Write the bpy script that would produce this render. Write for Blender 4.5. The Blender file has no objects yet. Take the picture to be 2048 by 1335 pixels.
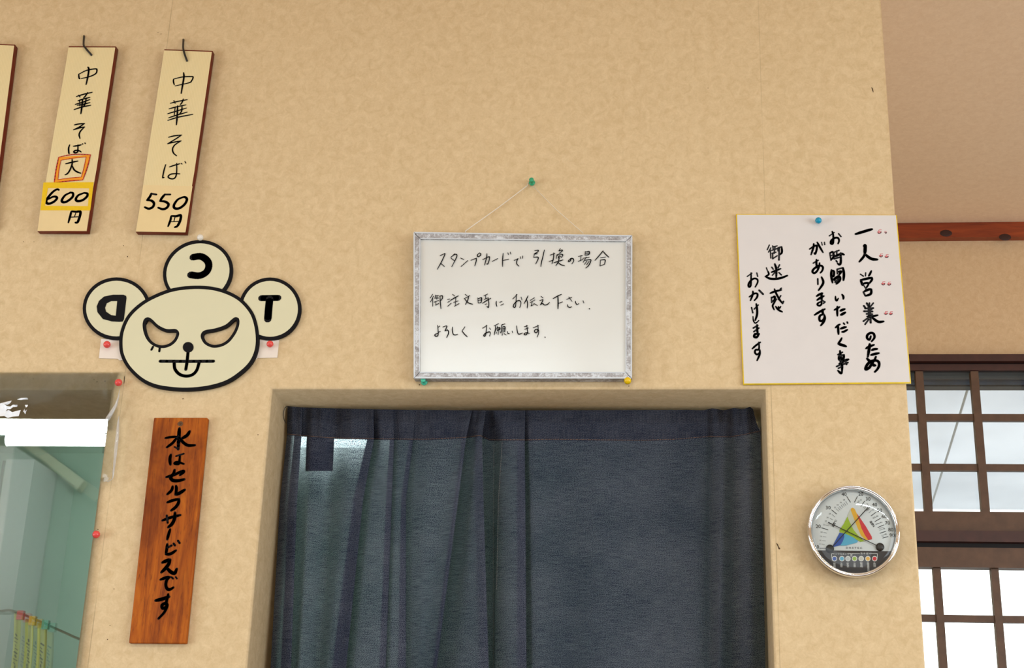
import bpy, bmesh, math, random
from mathutils import Vector, Matrix

random.seed(7)
S = bpy.context.scene
COL = S.collection

# ------------------------------------------------------------------ camera
F = 2890.0                       # focal length in pixels of the 2048 wide frame
CX, CY = 1024.0, 667.5
DIST = 2.037                     # camera to wall
EYE = 1.20                       # seated eye height
CAM = Vector((0.0, -DIST, EYE))
_y = Vector((282, 1057, F)).normalized()
_z = Vector((253, -7967, F)); _z = (_z - _y * _z.dot(_y)).normalized()
_x = _y.cross(_z)
RC = Matrix((_x, _y, _z))        # picture axes (right, down, forward) -> world
cam = bpy.data.cameras.new('camera')
cam.sensor_width = 36.0
cam.lens = F / 2048.0 * 36.0
cam.clip_start = 0.02
camo = bpy.data.objects.new('camera', cam)
COL.objects.link(camo)
m3 = Matrix((RC.col[0], -RC.col[1], -RC.col[2])).transposed()
camo.matrix_world = Matrix.Translation(CAM) @ m3.to_4x4()
S.camera = camo

# ------------------------------------------------------------------ world
w = bpy.data.worlds.new('sky'); S.world = w; w.use_nodes = True
bg = w.node_tree.nodes['Background']
bg.inputs[0].default_value = (0.93, 0.97, 1.0, 1)
bg.inputs[1].default_value = 2.7

# ------------------------------------------------------------------ lamps of the dining room (ceiling fluorescents) and unseen daylight
def area(name, loc, size, energy, color, rot=(0, 0, 0), portal=False):
    l = bpy.data.lights.new(name, 'AREA'); l.shape = 'RECTANGLE'
    l.size, l.size_y = size; l.energy = energy; l.color = color
    if portal: l.cycles.is_portal = True
    o = bpy.data.objects.new(name, l); o.location = loc; o.rotation_euler = rot
    COL.objects.link(o); return o

LAMP = (0.82, 0.95, 1.0); DAY = (0.74, 0.88, 1.0)
area('ceiling_lamp', (-0.52, -2.16, 2.60), (0.60, 0.28), 13, LAMP)
area('ceiling_lamp', (1.25, -2.15, 2.60), (1.2, 0.10), 20, LAMP)
area('ceiling_lamp', (-2.0, -2.0, 2.60), (0.9, 0.10), 3, LAMP)
area('unseen_daylight', (2.55, -2.0, 1.45), (2.4, 1.3), 66, DAY, (math.pi / 2, 0, math.pi / 2))
area('unseen_daylight', (-2.55, -1.5, 1.3), (1.8, 1.1), 38, DAY, (math.pi / 2, 0, -math.pi / 2))
area('unseen_daylight', (0.0, -4.15, 1.25), (2.8, 1.2), 31, DAY, (math.pi / 2, 0, 0))
area('unseen_daylight', (2.55, 0.6, 1.5), (0.9, 1.2), 16, DAY, (math.pi / 2, 0, math.pi / 2))  # added area light without a window, brightens side room ceiling and far wall
S.view_settings.view_transform = 'Standard'
S.view_settings.look = 'None'
S.view_settings.gamma = 1.0
S.view_settings.use_curve_mapping = False
S.view_settings.exposure = 0.0
S.cycles.max_bounces = 8
S.cycles.transparent_max_bounces = 12
S.cycles.caustics_reflective = False
S.cycles.caustics_refractive = False
S.cycles.sample_clamp_indirect = 4.0

# ------------------------------------------------------------------ helpers
def P(px, py, y=0.0):
    """point of the plane Y = y that the picture shows at pixel (px, py)"""
    d = RC @ Vector((px - CX, py - CY, F))
    return CAM + d * ((y + DIST) / d.y)

def lin(c):
    return tuple((v / 255 / 12.92 if v / 255 <= 0.04045 else ((v / 255 + 0.055) / 1.055) ** 2.4) for v in c)

def link(name, me, mat=None, parent=None, smooth=False):
    """link a mesh given in world coordinates as one object"""
    if mat:
        for m in (mat if isinstance(mat, (list, tuple)) else [mat]): me.materials.append(m)
    if smooth:
        for p in me.polygons: p.use_smooth = True
    me.name = name
    o = bpy.data.objects.new(name, me); COL.objects.link(o)
    if parent is None:
        vs = [v.co for v in me.vertices]
        c = Vector([(min(v[i] for v in vs) + max(v[i] for v in vs)) / 2 for i in range(3)])
        me.transform(Matrix.Translation(-c)); o.location = c
    else:
        base = Vector((0, 0, 0)); q = parent
        while q: base = base + q.location; q = q.parent
        me.transform(Matrix.Translation(-base)); o.parent = parent
    return o

def finish(bm, name, mat=None, parent=None, smooth=False):
    me = bpy.data.meshes.new(name); bm.to_mesh(me); bm.free()
    return link(name, me, mat, parent, smooth)

def root(name, loc, label, cat, group=None):
    o = bpy.data.objects.new(name, None); o.empty_display_size = 0.02
    o.location = loc; COL.objects.link(o)
    return tag(o, label, cat, group)

def tag(o, label=None, cat=None, group=None, kind=None):
    if label: o['label'] = label
    if cat: o['category'] = cat
    if group: o['group'] = group
    if kind: o['kind'] = kind
    return o

def box(bm, a, b):
    x0, y0, z0 = a; x1, y1, z1 = b
    v = [bm.verts.new(p) for p in ((x0, y0, z0), (x1, y0, z0), (x1, y1, z0), (x0, y1, z0), (x0, y0, z1), (x1, y0, z1), (x1, y1, z1), (x0, y1, z1))]
    for f in ((0, 3, 2, 1), (4, 5, 6, 7), (0, 1, 5, 4), (1, 2, 6, 5), (2, 3, 7, 6), (3, 0, 4, 7)):
        bm.faces.new([v[i] for i in f])
    return v

def bevel(bm, off, seg=2):
    bmesh.ops.bevel(bm, geom=[e for e in bm.edges if e.calc_face_angle(0) > 0.6], offset=off, segments=seg, profile=0.7, affect='EDGES', clamp_overlap=True)

def box_obj(name, a, b, mat, parent=None, bev=0.0):
    bm = bmesh.new(); box(bm, a, b)
    if bev: bevel(bm, bev)
    return finish(bm, name, mat, parent)

def poly_plate(loops, yf, yb, bev=0.0):
    """flat plate with holes: loops of (x, z) -> mesh from Y = yf (front) to yb"""
    cu = bpy.data.curves.new('tmp', 'CURVE'); cu.dimensions = '2D'; cu.fill_mode = 'BOTH'
    h = (yb - yf) / 2
    cu.extrude = max(h - bev, 1e-5); cu.bevel_depth = bev; cu.bevel_resolution = 1
    if bev: cu.offset = -bev
    for lp in loops:
        s = cu.splines.new('POLY'); s.points.add(len(lp) - 1); s.use_cyclic_u = True
        for p, q in zip(s.points, lp): p.co = (q[0], q[1], 0, 1)
    ob = bpy.data.objects.new('tmp', cu); COL.objects.link(ob)
    dg = bpy.context.evaluated_depsgraph_get()
    me = bpy.data.meshes.new_from_object(ob.evaluated_get(dg))
    COL.objects.unlink(ob); bpy.data.objects.remove(ob); bpy.data.curves.remove(cu)
    ym = (yf + yb) / 2
    for v in me.vertices: v.co = Vector((v.co.x, ym - v.co.z, v.co.y))
    me.materials.clear()
    return me

def px_loop(pts, y, crop=None):
    out = []
    for a, b in pts:
        if crop: a, b = crop[0] + a / crop[2], crop[1] + b / crop[2]
        q = P(a, b, y); out.append((q.x, q.z))
    return out

def catmull(pts, n=5, closed=False):
    if len(pts) < 3 and not closed: return [Vector(p) for p in pts]
    P_ = [Vector(p) for p in pts]; out = []; N = len(P_)
    rng = range(N if closed else N - 1)
    for i in rng:
        p1, p2 = P_[i], P_[(i + 1) % N]
        p0 = P_[i - 1] if (i > 0 or closed) else p1 * 2 - p2
        p3 = P_[(i + 2) % N] if (i + 2 < N or closed) else p2 * 2 - p1
        for k in range(n):
            t = k / n
            out.append(0.5 * ((2 * p1) + (p2 - p0) * t + (2 * p0 - 5 * p1 + 4 * p2 - p3) * t * t + (3 * p1 - p0 - 3 * p2 + p3) * t ** 3))
    if not closed: out.append(P_[-1])
    return out

PXM = DIST / F                  # metres per pixel on the wall (near the picture's middle)

def strokes(crop, data, width, y, n=4, taper=0.72, bm=None, scale=1.36, smooth=True):
    """pen strokes: 'x,y x,y ...|w; ...' in crop pixels, as flat ink on the plane Y = y"""
    bm = bm or bmesh.new()
    k = 0
    for st in data.replace('\n', ' ').split(';'):
        st = st.strip()
        if not st: continue
        wd = width
        if '|' in st:
            st, ww = st.split('|'); wd = float(ww)
        pts = [tuple(float(v) for v in q.split(',')) for q in st.split()]
        W = []
        for a, b in pts:
            q = P(crop[0] + a / crop[2], crop[1] + b / crop[2], y); W.append(Vector((q.x, q.z)))
        L = catmull(W, n) if smooth else W
        r0 = wd * PXM * scale / 2
        m = len(L) - 1
        yy = y - 0.00002 * (k % 7); k += 1
        rs = [r0 * (taper + (1 - taper) * min(1, 4 * min(i, m - i) / max(m, 1))) for i in range(m + 1)]
        for i, c in enumerate(L):
            vs = [bm.verts.new((c.x + rs[i] * math.cos(t * math.pi / 4 + .39), yy, c.y + rs[i] * math.sin(t * math.pi / 4 + .39))) for t in range(8)]
            bm.faces.new(vs)
            if i < m:
                d = L[i + 1] - c
                if d.length < 1e-7: continue
                nn = Vector((-d.y, d.x)).normalized()
                q = [c - nn * rs[i], L[i + 1] - nn * rs[i + 1], L[i + 1] + nn * rs[i + 1], c + nn * rs[i]]
                bm.faces.new([bm.verts.new((p.x, yy, p.y)) for p in q])
    return bm

def flat_poly(bm, pts, y, crop):
    vs = [bm.verts.new((x, y, z)) for x, z in px_loop(pts, y, crop)]
    f = bm.faces.new(vs)
    if f.normal.y > 0 or (f.normal_update() or f.normal.y > 0): f.normal_flip()
    bmesh.ops.triangulate(bm, faces=[f])

def tube(pts, r, n=8, bm=None, closed=False):
    bm = bm or bmesh.new(); rings = []
    N = len(pts); up = Vector((0.3, 1, 0.2)).normalized()
    for i, p in enumerate(pts):
        a = pts[max(i - 1, 0)]; b = pts[min(i + 1, N - 1)]
        t = (Vector(b) - Vector(a)).normalized()
        u = t.cross(up)
        if u.length < 1e-4: u = t.cross(Vector((1, 0, 0)))
        u.normalize(); v = t.cross(u)
        rr = r[i] if isinstance(r, (list, tuple)) else r
        rings.append([bm.verts.new(Vector(p) + u * math.cos(k * 2 * math.pi / n) * rr + v * math.sin(k * 2 * math.pi / n) * rr) for k in range(n)])
    for i in range(N - 1):
        for k in range(n):
            bm.faces.new((rings[i][k], rings[i][(k + 1) % n], rings[i + 1][(k + 1) % n], rings[i + 1][k]))
    bm.faces.new(rings[0][::-1]); bm.faces.new(rings[-1])
    bmesh.ops.recalc_face_normals(bm, faces=bm.faces[:])
    return bm

def lathe(profile, base, n=24, bm=None):
    """profile of (radius, distance out of the wall); axis is -Y through base"""
    bm = bm or bmesh.new(); rings = []
    for r, d in profile:
        if r < 1e-6: rings.append([bm.verts.new((base.x, base.y - d, base.z))])
        else: rings.append([bm.verts.new((base.x + r * math.cos(k * 2 * math.pi / n), base.y - d, base.z + r * math.sin(k * 2 * math.pi / n))) for k in range(n)])
    for A, B in zip(rings, rings[1:]):
        for k in range(n):
            q = [A[k % len(A)], A[(k + 1) % len(A)], B[(k + 1) % len(B)], B[k % len(B)]]
            f = []
            for v in q:
                if v not in f: f.append(v)
            if len(f) > 2: bm.faces.new(f)
    bmesh.ops.recalc_face_normals(bm, faces=bm.faces[:])
    return bm

def text_mesh(s, center, height, angle=0.0, y=0.0, sx=1.0, spacing=1.0, line=1.0, weight=0.0):
    cu = bpy.data.curves.new('tmp', 'FONT'); cu.body = s; cu.size = 1.0
    cu.align_x = 'CENTER'; cu.align_y = 'CENTER'; cu.space_character = spacing; cu.space_line = line
    cu.resolution_u = 2; cu.offset = weight
    ob = bpy.data.objects.new('tmp', cu); COL.objects.link(ob)
    dg = bpy.context.evaluated_depsgraph_get()
    me = bpy.data.meshes.new_from_object(ob.evaluated_get(dg))
    COL.objects.unlink(ob); bpy.data.objects.remove(ob); bpy.data.curves.remove(cu)
    xs = [v.co.x for v in me.vertices]; ys = [v.co.y for v in me.vertices]
    cx, cy = (min(xs) + max(xs)) / 2, (min(ys) + max(ys)) / 2
    k = height / (max(ys) - min(ys))
    ca, sa = math.cos(angle), math.sin(angle)
    for v in me.vertices:
        a, b = (v.co.x - cx) * k * sx, (v.co.y - cy) * k
        v.co = Vector((center.x + a * ca - b * sa, y, center.z + a * sa + b * ca))
    me.materials.clear()
    return me

def add_me(bm, me):
    bm.from_mesh(me); bpy.data.meshes.remove(me); return bm

# ------------------------------------------------------------------ materials
class NT:
    def __init__(s, name):
        s.m = bpy.data.materials.new(name); s.m.use_nodes = True
        s.t = s.m.node_tree; s.b = s.t.nodes['Principled BSDF']; s.o = s.t.nodes['Material Output']
    def n(s, typ, **kw):
        nd = s.t.nodes.new(typ)
        for k, v in kw.items():
            if k.startswith('_'): setattr(nd, k[1:], v)
            else: nd.inputs[k.replace('__', ' ')].default_value = v
        return nd
    def l(s, a, b): s.t.links.new(a, b)
    def coords(s, kind='Object', scale=(1, 1, 1), rot=(0, 0, 0)):
        tc = s.n('ShaderNodeTexCoord'); mp = s.n('ShaderNodeMapping')
        mp.inputs['Scale'].default_value = scale; mp.inputs['Rotation'].default_value = rot
        s.l(tc.outputs[kind], mp.inputs['Vector']); return mp.outputs['Vector']
    def noise(s, vec, scale, detail=4, rough=0.55, dist=0.0):
        nd = s.n('ShaderNodeTexNoise', Scale=scale, Detail=detail, Roughness=rough, Distortion=dist)
        s.l(vec, nd.inputs['Vector']); return nd.outputs['Fac']
    def ramp(s, fac, stops):
        r = s.n('ShaderNodeValToRGB'); e = r.color_ramp.elements
        while len(e) < len(stops): e.new(0.5)
        for q, (p, c) in zip(e, stops): q.position = p; q.color = (*c, 1)
        s.l(fac, r.inputs['Fac']); return r.outputs['Color']
    def math(s, op, a, b=None):
        nd = s.n('ShaderNodeMath', _operation=op)
        for i, v in enumerate((a, b)):
            if v is None: continue
            if isinstance(v, (int, float)): nd.inputs[i].default_value = v
            else: s.l(v, nd.inputs[i])
        return nd.outputs[0]
    def mix(s, fac, a, b, mode='MIX'):
        nd = s.n('ShaderNodeMix', _data_type='RGBA', _blend_type=mode)
        for i, v in ((0, fac), (6, a), (7, b)):
            if isinstance(v, (int, float)): nd.inputs[i].default_value = v
            elif isinstance(v, tuple): nd.inputs[i].default_value = (*v, 1)
            else: s.l(v, nd.inputs[i])
        return nd.outputs[2]
    def bump(s, h, strength=0.3, dist=0.001):
        b = s.n('ShaderNodeBump', Strength=strength, Distance=dist); s.l(h, b.inputs['Height'])
        s.l(b.outputs['Normal'], s.b.inputs['Normal']); return b
    def base(s, v):
        if isinstance(v, tuple): s.b.inputs['Base Color'].default_value = (*v, 1)
        else: s.l(v, s.b.inputs['Base Color'])
    def set(s, **kw):
        for k, v in kw.items(): s.b.inputs[k.replace('__', ' ')].default_value = v

def plain(name, c, rough=0.5, var=0.06, scale=60, **kw):
    m = NT(name); v = m.coords()
    n = m.noise(v, scale, 3)
    c = lin(c)
    m.base(m.ramp(n, [(0.3, tuple(x * (1 - var) for x in c)), (0.7, tuple(min(1, x * (1 + var)) for x in c))]))
    m.set(Roughness=rough, **kw)
    return m.m

def wallpaper(name, c1, c2, seams=(), strength=0.3):
    m = NT(name)
    g = m.n('ShaderNodeNewGeometry'); pos = g.outputs['Position']
    a = m.noise(pos, 75, 6, 0.62, 0.7)          # washi-like cloudy fibres
    b = m.noise(pos, 330, 3, 0.6, 0.4)
    c = m.noise(pos, 2.2, 3, 0.5)
    t = m.math('ADD', m.math('MULTIPLY', a, 0.62), m.math('ADD', m.math('MULTIPLY', b, 0.23), m.math('MULTIPLY', c, 0.15)))
    colr = m.ramp(t, [(0.38, lin(c1)), (0.52, tuple((p + q) / 2 for p, q in zip(lin(c1), lin(c2)))), (0.66, lin(c2))])
    h = m.math('ADD', m.math('MULTIPLY', a, 0.6), m.math('MULTIPLY', b, 0.4))
    for sx in seams:
        sep = m.n('ShaderNodeSeparateXYZ'); m.l(pos, sep.inputs[0])
        d = m.math('ABSOLUTE', m.math('SUBTRACT', sep.outputs['X'], sx))
        k = m.math('LESS_THAN', d, 0.0007)
        kn = m.math('MULTIPLY', k, m.ramp(m.noise(pos, 9, 3), [(0.4, (0.1,) * 3), (0.6, (0.6,) * 3)]))
        colr = m.mix(kn, colr, tuple(x * 0.62 for x in lin(c1)))
    m.base(colr); m.set(Roughness=0.8, Specular__IOR__Level=0.25)
    m.bump(h, strength, 0.0012)
    return m.m

SEAM1 = P(249, 757).x; SEAM2 = P(1523, 200).x
M = {}
M['wall'] = wallpaper('wallpaper_beige', (205, 178, 135), (224, 199, 158), (SEAM1, SEAM2), 0.35)
M['ceil'] = wallpaper('ceiling_paper', (232, 201, 168), (242, 214, 182), (), 0.25)
M['farwall'] = wallpaper('far_wallpaper', (212, 180, 140), (226, 198, 160), (), 0.2)
M['kitchen'] = plain('kitchen_paint', (172, 202, 186), 0.5, 0.05, 4)
M['floor'] = plain('floor_vinyl', (110, 85, 62), 0.5, 0.1, 12)
M['ink'] = plain('black_ink', (20, 18, 20), 0.8, 0.1, 300, Specular__IOR__Level=0.1)
M['ink_brush'] = plain('brush_ink', (32, 32, 34), 0.7, 0.25, 500, Specular__IOR__Level=0.15)
M['red'] = plain('red_marker', (190, 24, 22), 0.6)
M['orange'] = plain('orange_marker', (236, 150, 20), 0.5)
M['yellow'] = plain('yellow_tape', (232, 190, 10), 0.35, 0.04, 200)
M['stamp'] = plain('red_stamp_ink', (216, 96, 100), 0.6, 0.2, 900)
M['paper'] = plain('shikishi_paper', (217, 211, 207), 0.75, 0.015, 30)
M['gold'] = plain('gold_edge', (224, 190, 20), 0.35, 0.1, 80)
M['redwood'] = plain('red_lacquer_wood', (102, 30, 10), 0.5, 0.2, 60, Specular__IOR__Level=0.25)
M['sticker'] = plain('tan_paper', (230, 204, 150), 0.6, 0.03, 40)
M['wire'] = plain('black_wire', (24, 22, 22), 0.4)
M['cream'] = plain('cream_board', (217, 211, 176), 0.55, 0.012, 20)
M['blackboard'] = plain('black_board_edge', (18, 17, 20), 0.6, 0.1, 200, Specular__IOR__Level=0.12)
M['tab'] = plain('white_tab_paper', (232, 220, 206), 0.6, 0.02, 60)
M['string'] = plain('white_string', (226, 214, 196), 0.8)
M['thread'] = plain('brown_thread', (104, 80, 66), 0.8, 0.2, 900)
M['brown'] = plain('dark_window_wood', (94, 68, 50), 0.5, 0.18, 40)
M['brown2'] = plain('dark_lintel_wood', (66, 34, 28), 0.45, 0.18, 40)
M['darkgap'] = plain('dark_track', (20, 14, 12), 0.7)
M['alu'] = plain('grey_aluminium', (92, 104, 126), 0.4, 0.05, 60, Metallic=0.4)
M['white'] = plain('white_enamel', (236, 240, 242), 0.4, 0.02)
M['greenpin'] = plain('green_plastic', (48, 158, 112), 0.3, 0.03)
M['tealpin'] = plain('teal_plastic', (72, 190, 156), 0.3, 0.03)
M['redpin'] = plain('coral_plastic', (228, 78, 74), 0.25, 0.03)
M['whitepin'] = plain('white_plastic', (232, 226, 214), 0.25, 0.03)
M['bluepin'] = plain('blue_plastic', (0, 146, 182), 0.25, 0.03)
M['yellowpin'] = plain('yellow_plastic', (238, 196, 8), 0.25, 0.03)
M['steel'] = plain('pin_steel', (170, 170, 170), 0.3, 0.03, 60, Metallic=1.0)
M['hole'] = plain('dark_pinhole', (84, 54, 28), 0.9)
M['slip'] = plain('yellow_slip', (206, 214, 120), 0.7, 0.06, 30)
M['slipink'] = plain('olive_ink', (70, 84, 30), 0.7)
M['duct'] = plain('pale_duct', (206, 214, 190), 0.5, 0.05, 8)
M['tabcloth'] = plain('dark_tab_cloth', (40, 38, 52), 0.9, 0.2, 700)

def emit(name, c, s):
    m = NT(name); e = m.n('ShaderNodeEmission'); e.inputs[0].default_value = (*c, 1); e.inputs[1].default_value = s
    m.l(e.outputs[0], m.o.inputs['Surface']); return m.m
M['tube'] = emit('fluorescent_tube', (0.90, 1.0, 0.97), 16.0)

def veneer():
    m = NT('ribbed_veneer'); v = m.coords(scale=(1, 1, 1))
    wv = m.n('ShaderNodeTexWave', _wave_type='BANDS', _bands_direction='X', Scale=120.0, Distortion=0.25, Detail=1.0)
    m.l(v, wv.inputs['Vector'])
    n = m.noise(v, 18, 3)
    c = m.ramp(wv.outputs['Fac'], [(0.0, lin((223, 205, 155))), (1.0, lin((231, 213, 165)))])
    c = m.mix(m.math('MULTIPLY', n, 0.35), c, lin((230, 200, 134)))
    m.base(c); m.set(Roughness=0.6); m.bump(wv.outputs['Fac'], 0.15, 0.0005); return m.m
M['veneer'] = veneer()

def varnished():
    m = NT('varnished_plank'); v = m.coords(scale=(30, 30, 2.2))
    g = m.noise(v, 3.0, 6, 0.65, 1.2)
    v2 = m.coords(scale=(10, 10, 5)); blot = m.noise(v2, 1.6, 4, 0.6, 0.6)
    v3 = m.coords(scale=(300, 300, 30)); pore = m.noise(v3, 2.0, 2)
    c = m.ramp(g, [(0.28, lin((104, 42, 6))), (0.5, lin((164, 82, 14))), (0.72, lin((190, 106, 22)))])
    c = m.mix(m.ramp(blot, [(0.46, (0,) * 3), (0.68, (0.8,) * 3)]), c, lin((98, 38, 6)))
    c = m.mix(m.ramp(pore, [(0.62, (0,) * 3), (0.72, (0.6,) * 3)]), c, lin((92, 38, 12)))
    m.base(c); m.set(Roughness=0.5, Specular__IOR__Level=0.2); m.bump(pore, 0.15, 0.0004); return m.m
M['plank'] = varnished()
M['plankedge'] = plain('plank_edge', (116, 48, 20), 0.5, 0.15, 60)

def trimwood():
    m = NT('knotty_trim_wood'); g = m.n('ShaderNodeNewGeometry')
    mp = m.n('ShaderNodeMapping'); mp.inputs['Scale'].default_value = (3, 3, 40); m.l(g.outputs['Position'], mp.inputs['Vector'])
    n = m.noise(mp.outputs[0], 1.5, 5, 0.6, 0.8)
    c = m.ramp(n, [(0.3, lin((112, 40, 14))), (0.7, lin((168, 74, 30)))])
    m.base(c); m.set(Roughness=0.45); return m.m
M['trim'] = trimwood()
M['knot'] = plain('wood_knot', (52, 20, 10), 0.6)

def whiteboard():
    m = NT('whiteboard_enamel'); v = m.coords(scale=(3, 3, 30)); v2 = m.coords()
    n = m.noise(v, 1.5, 3, 0.5, 0.5)
    m.base(m.ramp(m.noise(v2, 5, 3), [(0.3, lin((214, 213, 206))), (0.7, lin((220, 220, 214)))]))
    m.set(Roughness=0.2, Specular__IOR__Level=0.6); m.bump(n, 0.10, 0.0012); return m.m
M['wb'] = whiteboard()

def smeared():
    m = NT('smeared_aluminium'); v = m.coords(scale=(60, 60, 60))
    v2 = m.coords()
    n = m.noise(v2, 55, 6, 0.7, 1.0)
    n2 = m.noise(v2, 420, 2)
    t = m.math('ADD', m.math('MULTIPLY', n, 0.7), m.math('MULTIPLY', n2, 0.3))
    c = m.ramp(t, [(0.40, lin((142, 138, 138))), (0.5, lin((176, 174, 175))), (0.58, lin((214, 218, 222)))])
    m.base(c); m.set(Roughness=0.42, Metallic=0.15); return m.m
M['frame'] = smeared()
M['framelip'] = plain('frame_lip', (206, 212, 218), 0.35, 0.04, 80, Metallic=0.2)

def chrome():
    m = NT('polished_chrome'); m.base((0.80, 0.83, 0.86)); m.set(Metallic=1.0, Roughness=0.08); return m.m
M['chrome'] = chrome()

def film(name, haze, hazecol, gloss_rough=0.08, bump=0.0, spec=0.12, scale=14, blur=0.0):
    m = NT(name)
    tr = m.n('ShaderNodeBsdfTransparent'); tr.inputs[0].default_value = (0.97, 0.99, 0.97, 1)
    if blur:
        rf = m.n('ShaderNodeBsdfRefraction', IOR=1.05, Roughness=blur); rf.inputs[0].default_value = (0.95, 0.99, 0.95, 1)
        mt = m.n('ShaderNodeMixShader'); mt.inputs[0].default_value = 0.7; m.l(tr.outputs[0], mt.inputs[1]); m.l(rf.outputs[0], mt.inputs[2]); tr = mt
    df = m.n('ShaderNodeBsdfDiffuse'); df.inputs[0].default_value = (*hazecol, 1)
    tl = m.n('ShaderNodeBsdfTranslucent'); tl.inputs[0].default_value = (*hazecol, 1)
    gl = m.n('ShaderNodeBsdfGlossy'); gl.inputs['Roughness'].default_value = gloss_rough; gl.inputs[0].default_value = (1, 1, 1, 1)
    mx = m.n('ShaderNodeMixShader'); mx.inputs[0].default_value = 0.5; m.l(df.outputs[0], mx.inputs[1]); m.l(tl.outputs[0], mx.inputs[2])
    m2 = m.n('ShaderNodeMixShader'); m2.inputs[0].default_value = haze; m.l(tr.outputs[0], m2.inputs[1]); m.l(mx.outputs[0], m2.inputs[2])
    fr = m.n('ShaderNodeFresnel', IOR=1.45)
    fac = m.math('MINIMUM', m.math('MULTIPLY', fr.outputs[0], spec / 0.04), 1.0)
    m3_ = m.n('ShaderNodeMixShader'); m.l(fac, m3_.inputs[0]); m.l(m2.outputs[0], m3_.inputs[1]); m.l(gl.outputs[0], m3_.inputs[2])
    if bump:
        v = m.coords(); h = m.noise(v, scale, 3, 0.5, 0.5)
        b = m.n('ShaderNodeBump', Strength=bump, Distance=0.01); m.l(h, b.inputs['Height'])
        m.l(b.outputs[0], gl.inputs['Normal']); m.l(b.outputs[0], fr.inputs['Normal'])
    m.l(m3_.outputs[0], m.o.inputs['Surface']); return m.m
M['vinyl'] = film('clear_vinyl', 0.05, (0.8, 0.85, 0.75), 0.12, 0.15, 0.035)
M['vinylblur'] = film('cloudy_vinyl', 0.03, (0.8, 0.86, 0.74), 0.12, 0.15, 0.012, 14, 0.14)
M['vinylglint'] = film('vinyl_highlight', 0.72, (0.95, 0.97, 1.0), 0.12, 0.3, 0.12, 30)  # milky white film, stands for the highlight on the curled edge
M['glass'] = film('window_glass', 0.02, (0.9, 0.9, 0.9), 0.02, 0, 0.02)
M['dome'] = film('gauge_dome', 0.0, (1, 1, 1), 0.015, 0, 0.026)

def denim(name, trans, k, tl_amt):
    m = NT(name); uv = m.n('ShaderNodeUVMap'); uvo = uv.outputs[0]
    def mp(sc, rot=0):
        q = m.n('ShaderNodeMapping'); q.inputs['Scale'].default_value = sc; q.inputs['Rotation'].default_value = (0, 0, rot)
        m.l(uvo, q.inputs['Vector']); return q.outputs[0]
    slub = m.noise(mp((45, 1000, 1)), 1.0, 3, 0.5)
    warp = m.noise(mp((700, 40, 1)), 1.0, 2, 0.5)
    grain = m.noise(mp((900, 900, 1)), 1.0, 1, 0.5)
    cloud = m.noise(mp((7, 10, 1)), 1.0, 3, 0.5)
    wv = m.n('ShaderNodeTexWave', _wave_type='BANDS', _bands_direction='X', Scale=190.0)
    m.l(mp((1, 1, 1), 0.7), wv.inputs['Vector'])
    t = m.math('ADD', m.math('MULTIPLY', slub, 0.18), m.math('ADD', m.math('MULTIPLY', grain, 0.30), m.math('ADD', m.math('MULTIPLY', wv.outputs['Fac'], 0.20), m.math('ADD', m.math('MULTIPLY', warp, 0.14), m.math('MULTIPLY', cloud, 0.18)))))
    c = m.ramp(t, [(0.40, lin(tuple(k * q for q in (30, 35, 52)))), (0.52, lin(tuple(k * q for q in (58, 65, 86)))), (0.61, lin(tuple(k * q for q in (124, 127, 138))))])
    df = m.n('ShaderNodeBsdfDiffuse'); m.l(c, df.inputs[0])
    tl = m.n('ShaderNodeBsdfTranslucent'); m.l(m.mix(1.0, c, (1.0, 0.95, 1.1), 'MULTIPLY'), tl.inputs[0])
    mx = m.n('ShaderNodeMixShader'); mx.inputs[0].default_value = tl_amt; m.l(df.outputs[0], mx.inputs[1]); m.l(tl.outputs[0], mx.inputs[2])
    tp = m.n('ShaderNodeBsdfTransparent'); tp.inputs[0].default_value = (0.8, 0.95, 1.0, 1)
    rf = m.n('ShaderNodeBsdfRefraction', IOR=1.07, Roughness=0.85); rf.inputs[0].default_value = (0.8, 0.95, 1.0, 1)
    tr = m.n('ShaderNodeMixShader'); tr.inputs[0].default_value = 0.8; m.l(tp.outputs[0], tr.inputs[1]); m.l(rf.outputs[0], tr.inputs[2])
    fac = m.math('MULTIPLY', m.ramp(m.math('ADD', m.math('MULTIPLY', grain, 0.7), m.math('MULTIPLY', slub, 0.3)), [(0.4, (0,) * 3), (0.62, (1,) * 3)]), trans)
    m2 = m.n('ShaderNodeMixShader'); m.l(fac, m2.inputs[0]); m.l(mx.outputs[0], m2.inputs[1]); m.l(tr.outputs[0], m2.inputs[2])
    b = m.n('ShaderNodeBump', Strength=0.35, Distance=0.0006); m.l(t, b.inputs['Height']); m.l(b.outputs[0], df.inputs['Normal'])
    m.l(m2.outputs[0], m.o.inputs['Surface']); return m.m
M['denim'] = denim('chambray_denim', 0.36, 1.04, 0.30)
M['denim2'] = denim('doubled_denim', 0.0, 0.74, 0.05)

def canopy():
    m = NT('canopy_sheet'); v = m.coords(scale=(1, 1, 1)); n = m.noise(v, 1.3, 4)
    c = m.ramp(n, [(0.35, (0.66, 0.67, 0.70)), (0.65, (0.78, 0.79, 0.82))])
    df = m.n('ShaderNodeBsdfDiffuse'); tl = m.n('ShaderNodeBsdfTranslucent'); m.l(c, df.inputs[0]); m.l(c, tl.inputs[0])
    mx = m.n('ShaderNodeMixShader'); mx.inputs[0].default_value = 0.6; m.l(df.outputs[0], mx.inputs[1]); m.l(tl.outputs[0], mx.inputs[2])
    m.l(mx.outputs[0], m.o.inputs['Surface']); return m.m
M['canopy'] = canopy()

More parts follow.
